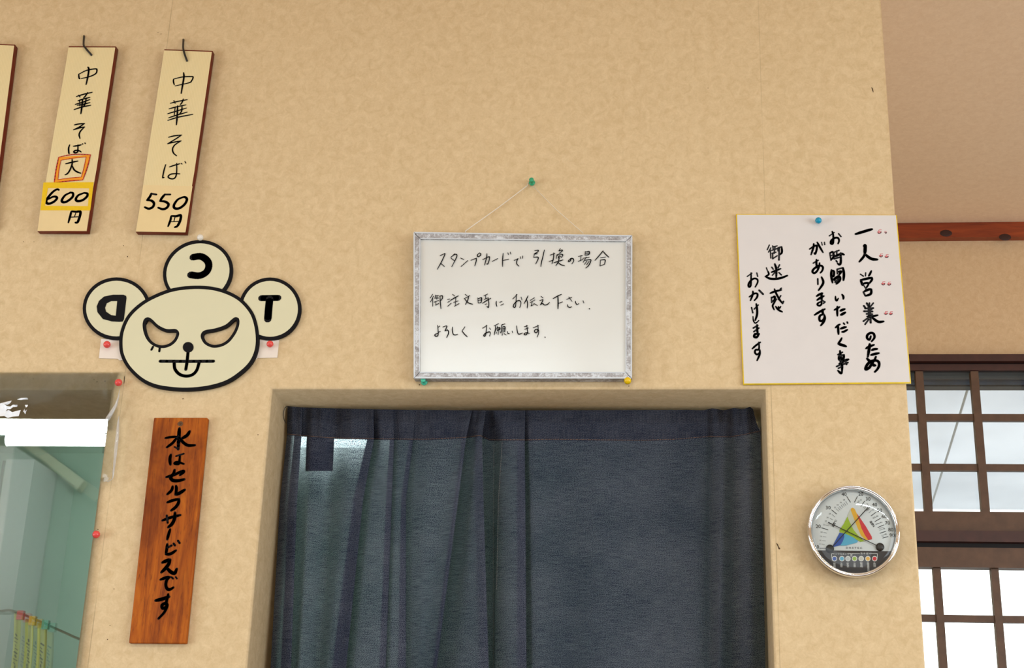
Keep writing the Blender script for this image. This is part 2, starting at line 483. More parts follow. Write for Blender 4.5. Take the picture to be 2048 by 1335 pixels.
# ------------------------------------------------------------------ the room
CEIL = 2.65
WT = 0.17                                   # wall thickness
XL, XR = -2.6, 2.6
YB = -4.2
FW = 1.2                                    # far wall plane of the side room
WALLX = (P(1763, 0).x + P(1850, 1335).x) / 2 # outer corner of the front wall
HX = (P(218, 779).x + P(155, 1335).x) / 2    # right edge of the serving hatch
DX0 = (P(543.4, 777).x + P(495.7, 1335).x) / 2
DX1 = (P(1532, 777.7).x + P(1546.5, 1335).x) / 2
DZ = P(1040, 777.5).z                       # head of the doorway
HZ = P(110, 779.3).z
outer = [(XL, 0), (DX0, 0), (DX0, DZ), (DX1, DZ), (DX1, 0), (WALLX, 0), (WALLX, CEIL), (XL, CEIL)]
hatch = [(-1.75, 0.95), (HX, 0.95), (HX, HZ), (-1.75, HZ)]
wf = link('wall_front', poly_plate([outer, hatch], 0.0, WT, 0.0035), M['wall'])
tag(wf, kind='structure')

def struct(name, a, b, mat, bev=0):
    o = box_obj(name, a, b, mat, None, bev); o['kind'] = 'structure'; return o
struct('floor', (XL - 0.1, YB - 0.1, -0.1), (XR + 0.1, 3.4, 0.0), M['floor'])
struct('ceiling', (XL - 0.1, YB - 0.1, CEIL), (XR + 0.1, FW + 0.12, CEIL + 0.1), M['ceil'])
struct('wall_left', (XL - 0.1, YB, 0), (XL, 3.3, CEIL), M['farwall'])
struct('wall_right', (XR, YB, 0), (XR + 0.1, FW, CEIL), M['farwall'])
struct('wall_back', (XL, YB - 0.1, 0), (XR, YB, CEIL), M['farwall'])
struct('wall_partition', (WALLX - 0.1, WT, 0), (WALLX - 0.004, 3.3, CEIL), M['wall'])
struct('wall_kitchen', (XL, 3.3, 0), (WALLX, 3.4, CEIL), M['kitchen'])
struct('ceiling_kitchen', (XL, FW + 0.12, CEIL), (WALLX, 3.4, CEIL + 0.1), M['kitchen'])
struct('wall_lining', (HX + 0.02, WT + 0.001, 0), (DX0 - 0.02, WT + 0.02, CEIL), M['kitchen'])

# small pinholes and scuffs in the wallpaper
for (a, b, r) in ((188, 759, .9), (194, 763, 1.2), (210, 762, 1.3), (228, 1177, .9), (220, 1250, .9), (215, 1278, 1.1), (196, 1058, 1.1),
                  (1257.8, 771.7, 1.1), (839, 769, 1.3), (516, 869, 1.2), (366, 797, 1.4), (247, 491, 1.0), (255, 513, 1.3), (1416, 176, 1.0), (322, 68, 1.0), (316, 65, .9),
                  (67, 757, .8), (22, 747, .8), (47, 483, .8), (68, 483, .7), (1558.5, 1096, 2.0), (1745, 180, 1.2)):
    q = P(a, b)
    finish(lathe([(r * PXM, 0.0001), (r * PXM * .6, 0.0004), (0, 0.0005)], q, 8), 'pin_hole', M['hole'], wf)
finish(strokes((0, 0, 1), '1553.5,1086 1556,1091 1558.5,1097|1.2; 1743.5,175 1745,178 1746.5,184|1.2; 249,752 248.6,757 248,766|1.0', 1.2, -0.0004), 'scuff_mark', M['hole'], wf)

# ------------------------------------------------------------------ side room: far wall, window, trim
def FP(a, b, y=FW): return P(a, b, y)
wz1 = FP(1900, 713.5).z; wz0 = 0.85
wx0 = 0.40; wx1 = 1.9
fo = [(WALLX - 0.004, 0), (XR, 0), (XR, CEIL), (WALLX - 0.004, CEIL)]
fh = [(wx0, wz0), (wx1, wz0), (wx1, wz1), (wx0, wz1)]
tag(link('wall_far', poly_plate([fo, fh], FW, FW + 0.12), M['farwall']), kind='structure')
tz1 = FP(1900, 452.5).z; tz0 = FP(1900, 482).z
t1 = box_obj('trim_1', (WALLX, FW - 0.022, tz0), (XR, FW - 0.0005, tz1), M['trim'], None, 0.002); tag(t1, kind='structure')
for a, b in ((1892, 466), (2010, 474)):
    q = P(a, b, FW - 0.0225)
    o = finish(lathe([(0.011, 0), (0.007, 0.0006), (0, 0.0008)], q, 12), 'knot', M['knot'], t1)
    o.scale = (1.3, 1, 0.8); o.location.x = -0.3 * q.x + 0.3 * t1.location.x; o.location.z = 0.2 * (q.z - t1.location.z)

win = bpy.data.objects.new('window_1', None); win.location = (1.1, FW, wz0); COL.objects.link(win); tag(win, kind='structure')
def bar(name, x0, x1, ya, yb, y, d0, d1, mat, par=win, bev=0.0015):
    """bar of the window by its pixel rows ya..yb (at x = 1930) on the plane Y = y"""
    return box_obj(name, (x0, y + d0, P(1930, yb, y).z), (x1, y + d1, P(1930, ya, y).z), mat, par, bev)
bar('lintel', wx0, wx1, 713.5, 727, FW, -0.02, 0.06, M['brown2'])
bar('track', wx0, wx1, 726, 731, FW, 0.0, 0.05, M['darkgap'])
bar('lintel', wx0, wx1, 730, 742, FW, -0.008, 0.06, M['brown2'])
bar('track', wx0, wx1, 741, 744.5, FW, 0.0, 0.05, M['darkgap'])
def vmuntin(a0, b0, a1, b1, wpx, ztop, zbot, y, par):
    x = (P(a0, b0, y).x + P(a1, b1, y).x) / 2
    hw = wpx / F * (DIST + y) / 2
    return box_obj('muntin', (x - hw, y - 0.004, zbot), (x + hw, y + 0.014, ztop), M['brown'], par, 0.001), x
# upper transom sash
ztop = P(1930, 743, FW).z; zr = P(1930, 1023, FW).z; zmid0 = P(1930, 1066, FW).z
x1m = None
_, xa = vmuntin(1838, 745, 1856, 1005, 15.5, ztop, zr, FW, win)
_, xb = vmuntin(1948, 745, 1970, 1005, 15.5, ztop, zr, FW, win)
dx = xb - xa
for k in range(2, 12):
    hw = 15.5 / F * (DIST + FW) / 2; x = xa + dx * k
    if x < wx1 - 0.02: box_obj('muntin', (x - hw, FW - 0.004, zr), (x + hw, FW + 0.014, ztop), M['brown'], win, 0.001)
bar('muntin', wx0, wx1, 827, 841, FW, 0.0, 0.012, M['brown'])
bar('muntin', wx0, wx1, 927, 940.5, FW, 0.0, 0.012, M['brown'])
bar('sash_rail', wx0, wx1, 1023, 1065, FW, -0.004, 0.02, M['brown'])
bar('sash_rail', wx0, wx1, 1064.5, 1086, FW, -0.02, 0.06, M['brown2'])
bar('track', wx0, wx1, 1085, 1097, FW, 0.0, 0.05, M['darkgap'])
bar('sash_rail', wx0 + 0.012, wx1, 1096, 1135.5, FW, -0.01, 0.02, M['brown'])
# lower sash
zl = P(1930, 1136, FW).z
_, xa = vmuntin(1875, 1136, 1885.5, 1335, 14.5, zl, wz0 + 0.03, FW + 0.004, win)
for k in range(1, 12):
    hw = 14.5 / F * (DIST + FW) / 2; x = xa + dx * k
    if x < wx1 - 0.02: box_obj('muntin', (x - hw, FW, wz0 + 0.03), (x + hw, FW + 0.018, zl), M['brown'], win, 0.001)
for k, yy in enumerate((1228.5, 1328 + 14)):
    bar('muntin', wx0, wx1, yy, yy + 14, FW, 0.004, 0.016, M['brown'])
zz = wz0
box_obj('sash_rail', (wx0, FW - 0.01, wz0), (wx1, FW + 0.03, wz0 + 0.035), M['brown'], win, 0.001)
box_obj('stile', (wx1 - 0.04, FW - 0.01, wz0), (wx1, FW + 0.03, ztop), M['brown'], win, 0.001)
box_obj('pane', (wx0, FW + 0.022, wz0 + 0.03), (wx1, FW + 0.024, ztop), M['glass'], win)
# outer aluminium sash behind the panes
Y2 = FW + 0.09
bar('aluminium_rail', wx0, wx1, 744, 750, Y2, 0, 0.025, M['framelip'])
bar('aluminium_rail', wx0, wx1, 748, 758, Y2, 0, 0.025, M['darkgap'])
bar('aluminium_rail', wx0, wx1, 757, 763, Y2, -0.002, 0.025, M['alu'])
bar('aluminium_rail', wx0, wx1, 763, 769, Y2, 0, 0.025, M['alu'])
bar('aluminium_rail', wx0, wx1, 769, 772.5, Y2, 0, 0.03, M['darkgap'])

# outside: translucent canopy over the window, with a cable slung below it, and the ground
cz = 2.70
o = box_obj('canopy_roof', (-1.0, FW + 0.14, cz), (5.0, 4.35, cz + 0.012), M['canopy'])
tag(o, 'pale grey translucent canopy roof outside the lattice window', 'canopy')
def hitz(a, b, z):
    d = RC @ Vector((a - CX, b - CY, F)); return CAM + d * ((z - EYE) / d.z)
pa, pb = hitz(1937, 772, cz - 0.02), hitz(1864, 1006, cz - 0.02)
pc = pb + (pb - pa) * 0.35
o = finish(tube([pa + (pa - pb) * 0.03, pa, pa.lerp(pb, .5) + Vector((0, 0, -.004)), pb, pc], 0.0045), 'cable', plain('grey_cable', (150, 150, 150), .6))
tag(o, 'thin grey cable slung under the pale canopy outside', 'cable')
struct('ground', (-6, 3.45, -0.2), (12, 20, -0.12), plain('asphalt', (150, 150, 148), .9))

# ------------------------------------------------------------------ kitchen seen through the hatch
LY = 2.2
lamp = root('fluorescent_lamp', P(300, 868, LY) + Vector((0, 0, 0.06)), 'twin tube fluorescent lamp on the kitchen ceiling behind the hatch', 'lamp')
for (ya, xs, r) in ((853.3, -420, 0.0160), (879, 15, 0.0195)):
    a = P(xs, ya, LY); b = P(742, ya + 3, LY); b.z = a.z
    finish(tube([a, b], r, 12), 'tube', M['tube'], lamp, True)
    finish(tube([a + Vector((-0.02, 0, 0)), a], r * 1.12, 12), 'tube_cap', M['white'], lamp)
    finish(tube([b, b + Vector((0.02, 0, 0))], r * 1.12, 12), 'tube_cap', M['white'], lamp)
a = P(-430, 828, LY); b = P(750, 828, LY)
box_obj('housing', (a.x, LY - 0.07, a.z), (b.x, LY + 0.07, CEIL - 0.001), M['white'], lamp, 0.004)

def quad_strip(pts, thick, name, mat, parent=None):
    bm = bmesh.new(); vs = [bm.verts.new(p) for p in pts]; f = bm.faces.new(vs)
    r = bmesh.ops.extrude_face_region(bm, geom=[f])
    for e in r['geom']:
        if isinstance(e, bmesh.types.BMVert): e.co.y += thick
    bmesh.ops.recalc_face_normals(bm, faces=bm.faces[:])
    return finish(bm, name, mat, parent)
KY = 2.9
q0, q1 = P(-40, 925, KY), P(68, 925, KY)
o = box_obj('cupboard', (P(12, 925, KY).x, KY, 0.0), (q1.x, 3.29, P(60, 918, KY).z), M['white'], None, 0.004)
tag(o, 'tall pale kitchen cupboard seen dimly through the hatch', 'cupboard')
o = quad_strip([P(78, 912, 3.2), P(95, 905, 3.2), P(205, 985, 3.2), P(190, 1003, 3.2)], 0.06, 'duct', M['duct'])
tag(o, 'pale slanting duct on the kitchen wall behind the hatch', 'duct')
o = finish(tube(catmull([P(9, 921, 1.6), P(6, 935, 1.6), P(0, 975, 1.6), P(-6, 1020, 1.6), P(-12, 1100, 1.6)]), 0.004), 'cable', M['wire'])
tag(o, 'black cable hanging at the left inside the hatch', 'cable')
NY = 0.55
line = catmull([P(-160, 1212, NY), P(0, 1226, NY), P(38, 1226, NY), P(90, 1246, NY), P(165, 1279, NY), P(230, 1300, NY)], 4)
o = finish(tube(line, 0.0022, 6), 'cord', plain('grey_cord', (110, 116, 92), .7))
tag(o, 'thin drooping cord strung across the kitchen hatch', 'cord')
for k, (xa_, xb_, yt, slant, c, nm) in enumerate(((40, 58, 1232, -10, 'redpin', 'left order slip, held by an orange peg'), (63, 82, 1243, -8, 'yellowpin', 'middle order slip, held by a yellow peg'), (90, 108, 1251, -8, 'tealpin', 'right order slip, held by a teal peg'))):
    t = root('order_slip', P((xa_ + xb_) / 2, yt, NY), 'yellow ' + nm + ' on the hatch cord', 'slip', 'yellow order slips hung on the hatch cord')
    bm = bmesh.new(); n = 8; ring = []
    for i in range(n + 1):
        f = i / n; yy = yt + f * 170
        row = []
        for j in range(5):
            g = j / 4
            p = P(xa_ + (xb_ - xa_) * g + slant * f, yy, NY + 0.004)
            p.y += 0.006 * math.cos(g * 9 + k) + 0.004 * math.sin(f * 5); row.append(bm.verts.new(p))
        ring.append(row)
    for i in range(n):
        for j in range(4): bm.faces.new((ring[i][j], ring[i + 1][j], ring[i + 1][j + 1], ring[i][j + 1]))
    ob = finish(bm, 'sheet', M['slip'], t, True)
    s = ob.modifiers.new('s', 'SOLIDIFY'); s.thickness = 0.0008
    bm = bmesh.new()
    for i in range(16):
        yy = yt + 40 + i * 7
        strokes((0, 0, 1), '%f,%f %f,%f' % (xa_ + 8 - slant * 0 + slant * (yy - yt) / 170 + random.uniform(-2, 3), yy, xa_ + 10 + slant * (yy - yt) / 170 + random.uniform(-1, 4), yy + 4), random.uniform(1.5, 4), NY - 0.009, bm=bm)
    finish(bm, 'writing', M['slipink'], t)
    q = P(xb_ - 3, yt + 3, NY - 0.01)
    box_obj('peg', (q.x - 0.006, q.y - 0.004, q.z - 0.008), (q.x + 0.006, q.y + 0.006, q.z + 0.008), M[c], t, 0.002)

# clear vinyl sheet hung over the hatch
def vinyl():
    t = root('vinyl_sheet', P(236, 764), 'clear glossy vinyl sheet hung over the kitchen hatch', 'sheet')
    bm = bmesh.new(); rows = []
    edge = [(744, 254), (762, 244), (800, 241), (830, 240), (860, 239), (900, 234), (940, 229), (955, 227), (962, 216), (966, 204), (990, 199), (1050, 194), (1080, 191), (1335, 163), (1500, 145)]
    N = 26
    for (yy, xe) in edge:
        row = []
        for j in range(N + 1):
            g = j / N
            x = -380 + (xe + 380) * (g ** 0.6)
            p = P(x, yy, -0.002)
            near = max(0, 1 - (xe - x) / 26.0)
            curl = 0.010 * near ** 1.5 if 775 < yy < 962 else 0.0015 * near
            p.y = -0.0025 - curl - 0.0012 * (1 + math.sin(x * 0.021 + yy * 0.008)) * (1 if yy > 790 else 0.2)
            row.append(bm.verts.new(p))
        rows.append(row)
    for A, B in zip(rows, rows[1:]):
        for j in range(N): bm.faces.new((A[j], B[j], B[j + 1], A[j + 1]))
    for f in bm.faces: f.material_index = 1 if f.calc_center_median().x < HX + 0.004 else 0
    finish(bm, 'film', [M['vinyl'], M['vinylblur']], t, True)
    # highlight of the curled edge as white ribbons, upper left reflection as white patches
    bm = bmesh.new()
    for path in ([(1066, 168, 5), (1054, 240, 16), (1032, 310, 26), (1000, 365, 34), (960, 430, 40), (935, 462, 26)],
                 [(1060, 405, 6), (1052, 470, 22), (1048, 540, 28), (1040, 620, 32), (1030, 710, 30), (1022, 800, 24), (1010, 900, 18), (1004, 960, 10)],
                 [(1004, 962, 8), (985, 978, 9), (952, 992, 8)]):
        A = []
        for k, (a, b, wd) in enumerate(path):
            q = Vector(path[min(k + 1, len(path) - 1)][:2]) - Vector(path[max(k - 1, 0)][:2]); q.normalize(); nx, ny = -q.y * wd / 2, q.x * wd / 2
            A.append([bm.verts.new(P((a + nx * g) / 4.45, 740 + (b + ny * g) / 4.45, -0.016 + d)) for g, d in ((-1, 0.003), (0, -0.001), (1, 0.003))])
        for p, q in zip(A, A[1:]):
            for jj in range(2): bm.faces.new((p[jj], p[jj + 1], q[jj + 1], q[jj]))
    finish(bm, 'curl_highlight', M['vinylglint'], t, True)
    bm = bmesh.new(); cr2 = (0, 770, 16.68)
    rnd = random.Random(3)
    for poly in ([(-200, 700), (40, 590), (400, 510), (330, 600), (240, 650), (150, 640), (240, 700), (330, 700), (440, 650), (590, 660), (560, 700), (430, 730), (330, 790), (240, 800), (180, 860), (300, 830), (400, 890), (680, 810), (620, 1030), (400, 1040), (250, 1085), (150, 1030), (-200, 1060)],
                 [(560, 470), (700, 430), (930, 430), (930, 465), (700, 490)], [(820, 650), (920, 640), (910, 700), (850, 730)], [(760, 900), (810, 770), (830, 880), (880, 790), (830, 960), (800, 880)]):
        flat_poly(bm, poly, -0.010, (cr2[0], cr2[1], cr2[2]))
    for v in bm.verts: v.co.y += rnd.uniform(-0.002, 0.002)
    finish(bm, 'vinyl_reflection', plain('reflection_white', (238, 242, 246), 0.3, 0.05, 200), t)  # whitish shapes painted as the reflection in the crinkled vinyl
    return t
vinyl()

# ------------------------------------------------------------------ doorway curtains on a rod
CYP = 0.085
LEFT = [(575, 574, 560, 541, 5), (588, 586, 576, 560, -5), (604, 603, 594, 582, -7), (592, 590, 578, 562, 9), (606, 607, 602, 588, 4), (625, 622, 616, 598, -8), (650, 648, 638, 615, -3), (668, 668, 662, 638, 5),
        (700, 700, 688, 655, -8), (730, 733, 712, 676, -9), (747, 748, 726, 692, -10), (733, 734, 706, 664, 9), (746, 748, 722, 686, 7), (764, 762, 742, 712, -6), (787, 788, 783, 770, -5), (778, 779, 772, 758, 6), (802, 804, 792, 782, -3), (830, 826, 812, 812, -2), (826, 818, 802, 796, 6), (842, 838, 824, 820, 2),
        (872, 872, 850, 838, -6), (922, 912, 892, 852, -5), (944, 932, 916, 873, -12), (938, 925, 909, 866, 10), (953, 944, 926, 888, 7), (961, 955, 946, 932, -4), (971, 964, 966, 975, -13), (968, 961, 963, 972, -6)]
RIGHT = [(950, 950, 952, 960, 26), (984, 984, 984, 985, 22), (1012, 1009, 1001, 994, 4), (1050, 1049, 1050, 1052, -5), (1037, 1035, 1034, 1034, 9), (1050, 1050, 1052, 1054, 6), (1066, 1066, 1070, 1076, -5),
         (1120, 1120, 1125, 1130, 2), (1205, 1205, 1200, 1200, -4), (1300, 1300, 1300, 1300, 2), (1400, 1400, 1395, 1390, -3), (1421, 1424, 1422, 1420, 6), (1445, 1447, 1445, 1440, -5), (1470, 1472, 1470, 1468, 6), (1492, 1498, 1500, 1500, -3), (1506, 1521, 1524, 1531, 8)]
HEM = [(560, 868), (590, 871), (660, 877), (760, 879), (850, 880), (930, 876), (960, 872), (980, 881), (1060, 881), (1100, 880), (1280, 882), (1350, 880), (1420, 874), (1460, 875), (1490, 870), (1522, 862)]
TOP = [(560, 810), (600, 814), (700, 817), (820, 819), (980, 820), (1100, 820), (1380, 819), (1405, 820), (1425, 816), (1448, 820), (1468, 815), (1485, 818), (1500, 813), (1507, 818), (1523, 842)]
def interp(tab, x):
    for (a, b), (c, d) in zip(tab, tab[1:]):
        if x <= c: return b + (d - b) * max(0, (x - a)) / (c - a)
    return tab[-1][1]
def curtain(ctrl, label, tab=False, side=False):
    t = root('denim_curtain', (P((ctrl[0][1] + ctrl[-1][1]) / 2, 850, CYP).x, CYP, P(1000, 850, CYP).z), label, 'curtain', 'denim doorway curtains on one rod')
    NU = 7
    def row(k):      # control row k of (T, H, M, B) as (px, depth)
        g = (0.35, 0.9, 1.4, 1.4)[k]
        return catmull([(c[k], c[4] * g, 0) for c in ctrl], NU)
    rows = [row(k) for k in range(4)]
    ys = [None, None, 1000, 1335]
    n = len(rows[0])
    def pt(i, py_kind, f):
        # py_kind: 'c' casing f 0..1, 'p' panel f by pixel row
        if py_kind == 'c':
            x = rows[0][i].x * (1 - f) + rows[1][i].x * f; d = rows[0][i].y * (1 - f) + rows[1][i].y * f
            y = interp(TOP, x) * (1 - f) + interp(HEM, x) * f
            d += -3.0 * math.sin(f * math.pi) + (1.0 - 0.5 * f) * (2.8 if x < 1070 or x > 1390 else 0.6) * (math.sin(x * .105) + 0.8 * math.sin(x * .047 + 1.0) + 0.5 * math.sin(x * .31))
            return P(x, y, CYP + d / 1000)
        x1 = rows[1][i].x; y1 = interp(HEM, x1)
        if f < 1000:
            s = max(0, (f - y1) / (1000 - y1)) ; x = x1 * (1 - s) + rows[2][i].x * s; d = rows[1][i].y * (1 - s) + rows[2][i].y * s
        else:
            s = (f - 1000) / 335.0; x = rows[2][i].x * (1 - s) + rows[3][i].x * s; d = rows[2][i].y * (1 - s) + rows[3][i].y * s
        y = max(f, y1)
        return P(x, y, CYP + d / 1000)
    def grid(name, pts, mat):
        bm = bmesh.new(); uvl = bm.loops.layers.uv.new('UVMap')
        arc = [0.0]
        mid = pts[len(pts) // 2]
        for i in range(1, len(mid)): arc.append(arc[-1] + (mid[i] - mid[i - 1]).length)
        V = [[bm.verts.new(p) for p in r] for r in pts]
        for a in range(len(pts) - 1):
            for i in range(len(mid) - 1):
                f = bm.faces.new((V[a][i], V[a + 1][i], V[a + 1][i + 1], V[a][i + 1]))
                for lp, (r, c) in zip(f.loops, ((a, i), (a + 1, i), (a + 1, i + 1), (a, i + 1))):
                    lp[uvl].uv = (arc[c], pts[r][c].z)
        return finish(bm, name, mat, t, True)
    grid('rod_casing', [[pt(i, 'c', k / 6) for i in range(n)] for k in range(7)], M['denim2'])
    R = []
    for y in (850, 890, 905, 925, 950, 975, 1000, 1040, 1080, 1120, 1170, 1220, 1280, 1335): R.append([pt(i, 'p', y) for i in range(n)])
    last = R[-1]
    for z in (1.35, 1.2, 1.05, 0.92):
        R.append([Vector((p.x, p.y + 0.002 * math.sin(i * .2 + z * 9), z)) for i, p in enumerate(last)])
    grid('cloth', R, M['denim'])
    # dashed seam along the casing
    bm = bmesh.new()
    line = [pt(i, 'c', 0.97) for i in range(n)]; acc = 0
    for i in range(n - 1):
        L = (line[i + 1] - line[i]).length; s = 0
        while s < L:
            a = line[i].lerp(line[i + 1], s / L); b = line[i].lerp(line[i + 1], min(1, (s + 0.0022) / L))
            for p, q in ((a, b),):
                dz = Vector((0, 0, 0.00045)); o_ = Vector((0, -0.0009, 0))
                bm.faces.new([bm.verts.new(w_) for w_ in (p - dz + o_, q - dz + o_, q + dz + o_, p + dz + o_)])
            s += 0.0036
    finish(bm, 'stitching', M['thread'], t)
    if side:   # stitched side seams of the panel
        bm = bmesh.new()
        for col, y0, y1 in ((8, 890, 1335), (13, 840, 1180)):
            f = y0
            while f < y1:
                a = pt(col, 'p', max(f, 885)); b = pt(col, 'p', max(f, 885) + 3.2)
                if f >= 885:
                    dx_ = Vector((0.0003, 0, 0)); o_ = Vector((0, -0.0012, 0))
                    bm.faces.new([bm.verts.new(w_) for w_ in (a - dx_ + o_, b - dx_ + o_, b + dx_ + o_, a + dx_ + o_)])
                f += 5
        finish(bm, 'side_stitching', plain('pale_thread', (112, 106, 104), .8), t)
    if tab:
        idx = [i for i in range(n) if 612 <= rows[1][i].x <= 669]
        pts = [[pt(i, 'p', y) + Vector((0, 0.0016, 0)) for i in idx] for y in (872, 885, 900, 920, 941)]
        for r in pts[:1]:
            for p in r: p.z += 0.004
        grid('hanging_tab', pts, M['tabcloth'])
    return t
curtain(LEFT, 'left blue denim curtain panel with gathered pleats, backlit by a lamp', tab=True)
curtain(RIGHT, 'right blue denim curtain panel hanging nearly flat in the doorway', side=True)
rz = P(1300, 853, CYP + 0.012).z
o = finish(tube([Vector((DX0 + 0.0005, CYP + 0.030, rz)), Vector((DX1 - 0.0005, CYP + 0.030, rz))], 0.005, 12), 'tension_rod', M['white'], None, True)
tag(o, 'thin tension rod carrying the denim curtains across the doorway', 'rod')
o = finish(tube(catmull([P(575, 812, 0.07), P(570, 815, 0.07), P(567, 826, 0.07), P(568, 838, 0.07), P(572, 846, 0.07)]), 0.0006, 6), 'loose_thread', M['wire'])
tag(o, 'dark loose thread looping from the left top curtain corner', 'thread')

# ------------------------------------------------------------------ pins
def ball_pin(px, py, mat, label, stand, rpx=8.0):
    """ball head centred on the pixel; stand = distance of the ball's centre from the wall"""
    c = P(px, py, -stand); r = rpx * PXM
    t = root('ball_pin', Vector((c.x, 0, c.z)), label, 'pin', 'round headed pins')
    prof = [(0.0006, -r * 1.02 + 0), ] and [(r * math.sin(a * math.pi / 12), -r * math.cos(a * math.pi / 12)) for a in range(13)]
    finish(lathe([(max(p, 0), d) for p, d in prof], c, 20), 'head', mat, t, True)
    finish(tube([Vector((c.x, -0.0002, c.z)), Vector((c.x, c.y + r * 0.9, c.z))], 0.0005, 6), 'needle', M['steel'], t)
    return t
def push_pin(px, py, mat, label):
    base = P(px, py, -0.004)
    t = root('push_pin', Vector((base.x, 0, base.z)), label, 'pin', 'spool headed push pins')
    prof = [(0.0, 0.0), (0.0048, 0.0), (0.0051, 0.0008), (0.0046, 0.0018), (0.0030, 0.0024), (0.0025, 0.006), (0.0028, 0.0095), (0.0036, 0.0104), (0.0037, 0.0116), (0.0030, 0.0124), (0.0, 0.0126)]
    finish(lathe(prof, base, 24), 'head', mat, t, True)
    finish(tube([Vector((base.x, -0.0002, base.z)), base], 0.0005, 6), 'needle', M['steel'], t)
    return t

# ------------------------------------------------------------------ hanging price boards
CA = (0, 50, 5.563); CB = (0, 270, 6.067); CC = (240, 60, 5.804); CD = (240, 250, 5.5625)
def price_board(front, label, thick=0.0115):
    """front: corners TL TR BR BL in pixels on the front face"""
    yf = -0.0135; yb = yf + thick
    q = P(*front[0], yf)
    t = root('price_board', P((front[0][0] + front[1][0]) / 2, front[0][1], 0), label, 'sign', 'hanging menu price boards')
    lp = px_loop(front, yf)
    e = 0.0009
    lp2 = [(lp[0][0] - 0.0003, lp[0][1] + 0.0028), (lp[1][0] + e, lp[1][1] + 0.0024), (lp[2][0] + e, lp[2][1] - 0.0004), (lp[3][0] - 0.0003, lp[3][1] - 0.0004)]
    # slightly wavering sawn edges
    def waver(a, b, n, amp, seed):
        r = random.Random(seed); out = []
        for i in range(n):
            f = i / n; out.append((a[0] + (b[0] - a[0]) * f + (r.uniform(-amp, amp) if 0 < i else 0), a[1] + (b[1] - a[1]) * f))
        return out
    def wav(l, amp):
        return waver(l[0], l[1], 1, 0, 1) + waver(l[1], l[2], 9, amp, 5) + waver(l[2], l[3], 1, 0, 2) + waver(l[3], l[0], 9, amp, 6)
    link('board', poly_plate([wav(lp2, 0.0005)], yf, yb, 0.0006), M['redwood'], t)
    link('veneer', poly_plate([wav(lp, 0.0004)], yf - 0.0006, yf + 0.001), M['veneer'], t)
    return t, yf - 0.0006
def hook(pts, label, yface):
    ys = [-0.001, -0.013, -0.0165, yface - 0.0026, yface - 0.0012]
    L = [P(a, b, y) for (a, b), y in zip(pts, ys)]
    o = finish(tube(catmull(L, 4), 0.0017, 8), 'wire_hook', M['wire'], None, True)
    return tag(o, label, 'hook', 'black wire hooks of the price boards')

# leftmost board, mostly out of the picture
t, yf = price_board([(-66, 88), (28.5, 91.5), (-19, 458), (-118, 458)], 'cream hanging board with red edge cut off at the left border')
def pl(pts, c): return [(c[0] + a / c[2], c[1] + b / c[2]) for a, b in pts]
# the 600 yen board
t, yf = price_board([(137.3, 95), (230.6, 95.2), (173.5, 462), (75, 461.5)], 'cream hanging price board reading 600 yen with yellow framed price')
yi = yf - 0.0004
loops = [px_loop(l, yi, CB) for l in ([(528, 575), (1138, 572), (1096, 914), (492, 912)], [(582, 642), (1084, 646), (1068, 862), (546, 858)])]
link('price_sticker', poly_plate([px_loop([(528, 575), (1138, 572), (1050, 1160), (456, 1163)], yi, CB)], yi, yi + 0.0003), M['sticker'], t)
link('yellow_tape', poly_plate(loops, yi - 0.0004, yi), M['yellow'], t)
link('orange_frame', poly_plate([px_loop([(712, 268), (1098, 238), (1004, 543), (658, 577)], yi, CB), px_loop([(738, 306), (1045, 264), (986, 508), (702, 540)], yi, CB)], yi - 0.0001, yi + 0.0003), M['orange'], t)
finish(strokes(CB, '712,268 840,240 960,232 1098,238;1098,238 1060,390 1004,543;1004,543 800,560 658,577;658,577 680,420 712,268|2.2;738,306 880,280 1045,264|1.2;1045,264 1020,390 986,508|1.2;986,508 850,520 702,540|1.2;702,540 715,420 738,306|1.2', 2.0, yi - 0.0003, scale=1.25), 'red_outline', M['red'], t)
bm = strokes(CA, '''875,545 880,590 890,597;875,548 960,505 1060,487 1078,500 1065,540 1000,572 905,595;978,468 988,490 980,560 958,660|3.2;
850,795 930,770 1025,748;875,780 890,800;975,750 950,790 930,810;868,842 920,825 1000,805;838,882 920,858 1000,828;860,892 930,880 1000,862;825,940 910,912 1008,892;885,845 890,900;960,810 945,880 930,900;918,825 912,900 900,985|3;
828,1110 880,1100 940,1095;940,1095 880,1135 818,1165;818,1165 880,1145 940,1133;940,1133 895,1180 880,1220 890,1262''', 2.6, yi)
bm = strokes(CB, '''845,118 832,160 835,215 842,220;890,135 940,128 985,118;945,118 945,170 940,205 910,215 895,200 920,185 960,190 985,205;1000,105 1005,110;1030,95 1035,103;
798,348 870,330 945,315;875,295 875,350 850,420 820,465 790,482;875,370 900,420 940,448 980,462''', 2.8, yi, bm=bm)
finish(bm, 'lettering', M['ink'], t)
bm = strokes(CB, '''715,665 690,658 640,690 580,760 560,810 590,832 650,810 690,770 680,748 640,748 590,775;850,700 790,730 750,790 770,815 820,800 880,750 885,705 850,695;1010,705 950,730 920,775 940,800 1000,790 1055,745 1060,710 1020,700;
865,925 855,970 830,1060|4;870,925 930,930 970,925 975,960 950,1040 935,1060 915,1060;925,930 905,985|2.5;860,995 965,990|2.5''', 4.6, yi - 0.0001)
finish(bm, 'price', M['ink'], t)
hook([(168.0, 72), (167.2, 89), (169.5, 94), (176, 102), (183.5, 110.5)], 'bent black wire hook above the board whose price is framed in yellow', yf)
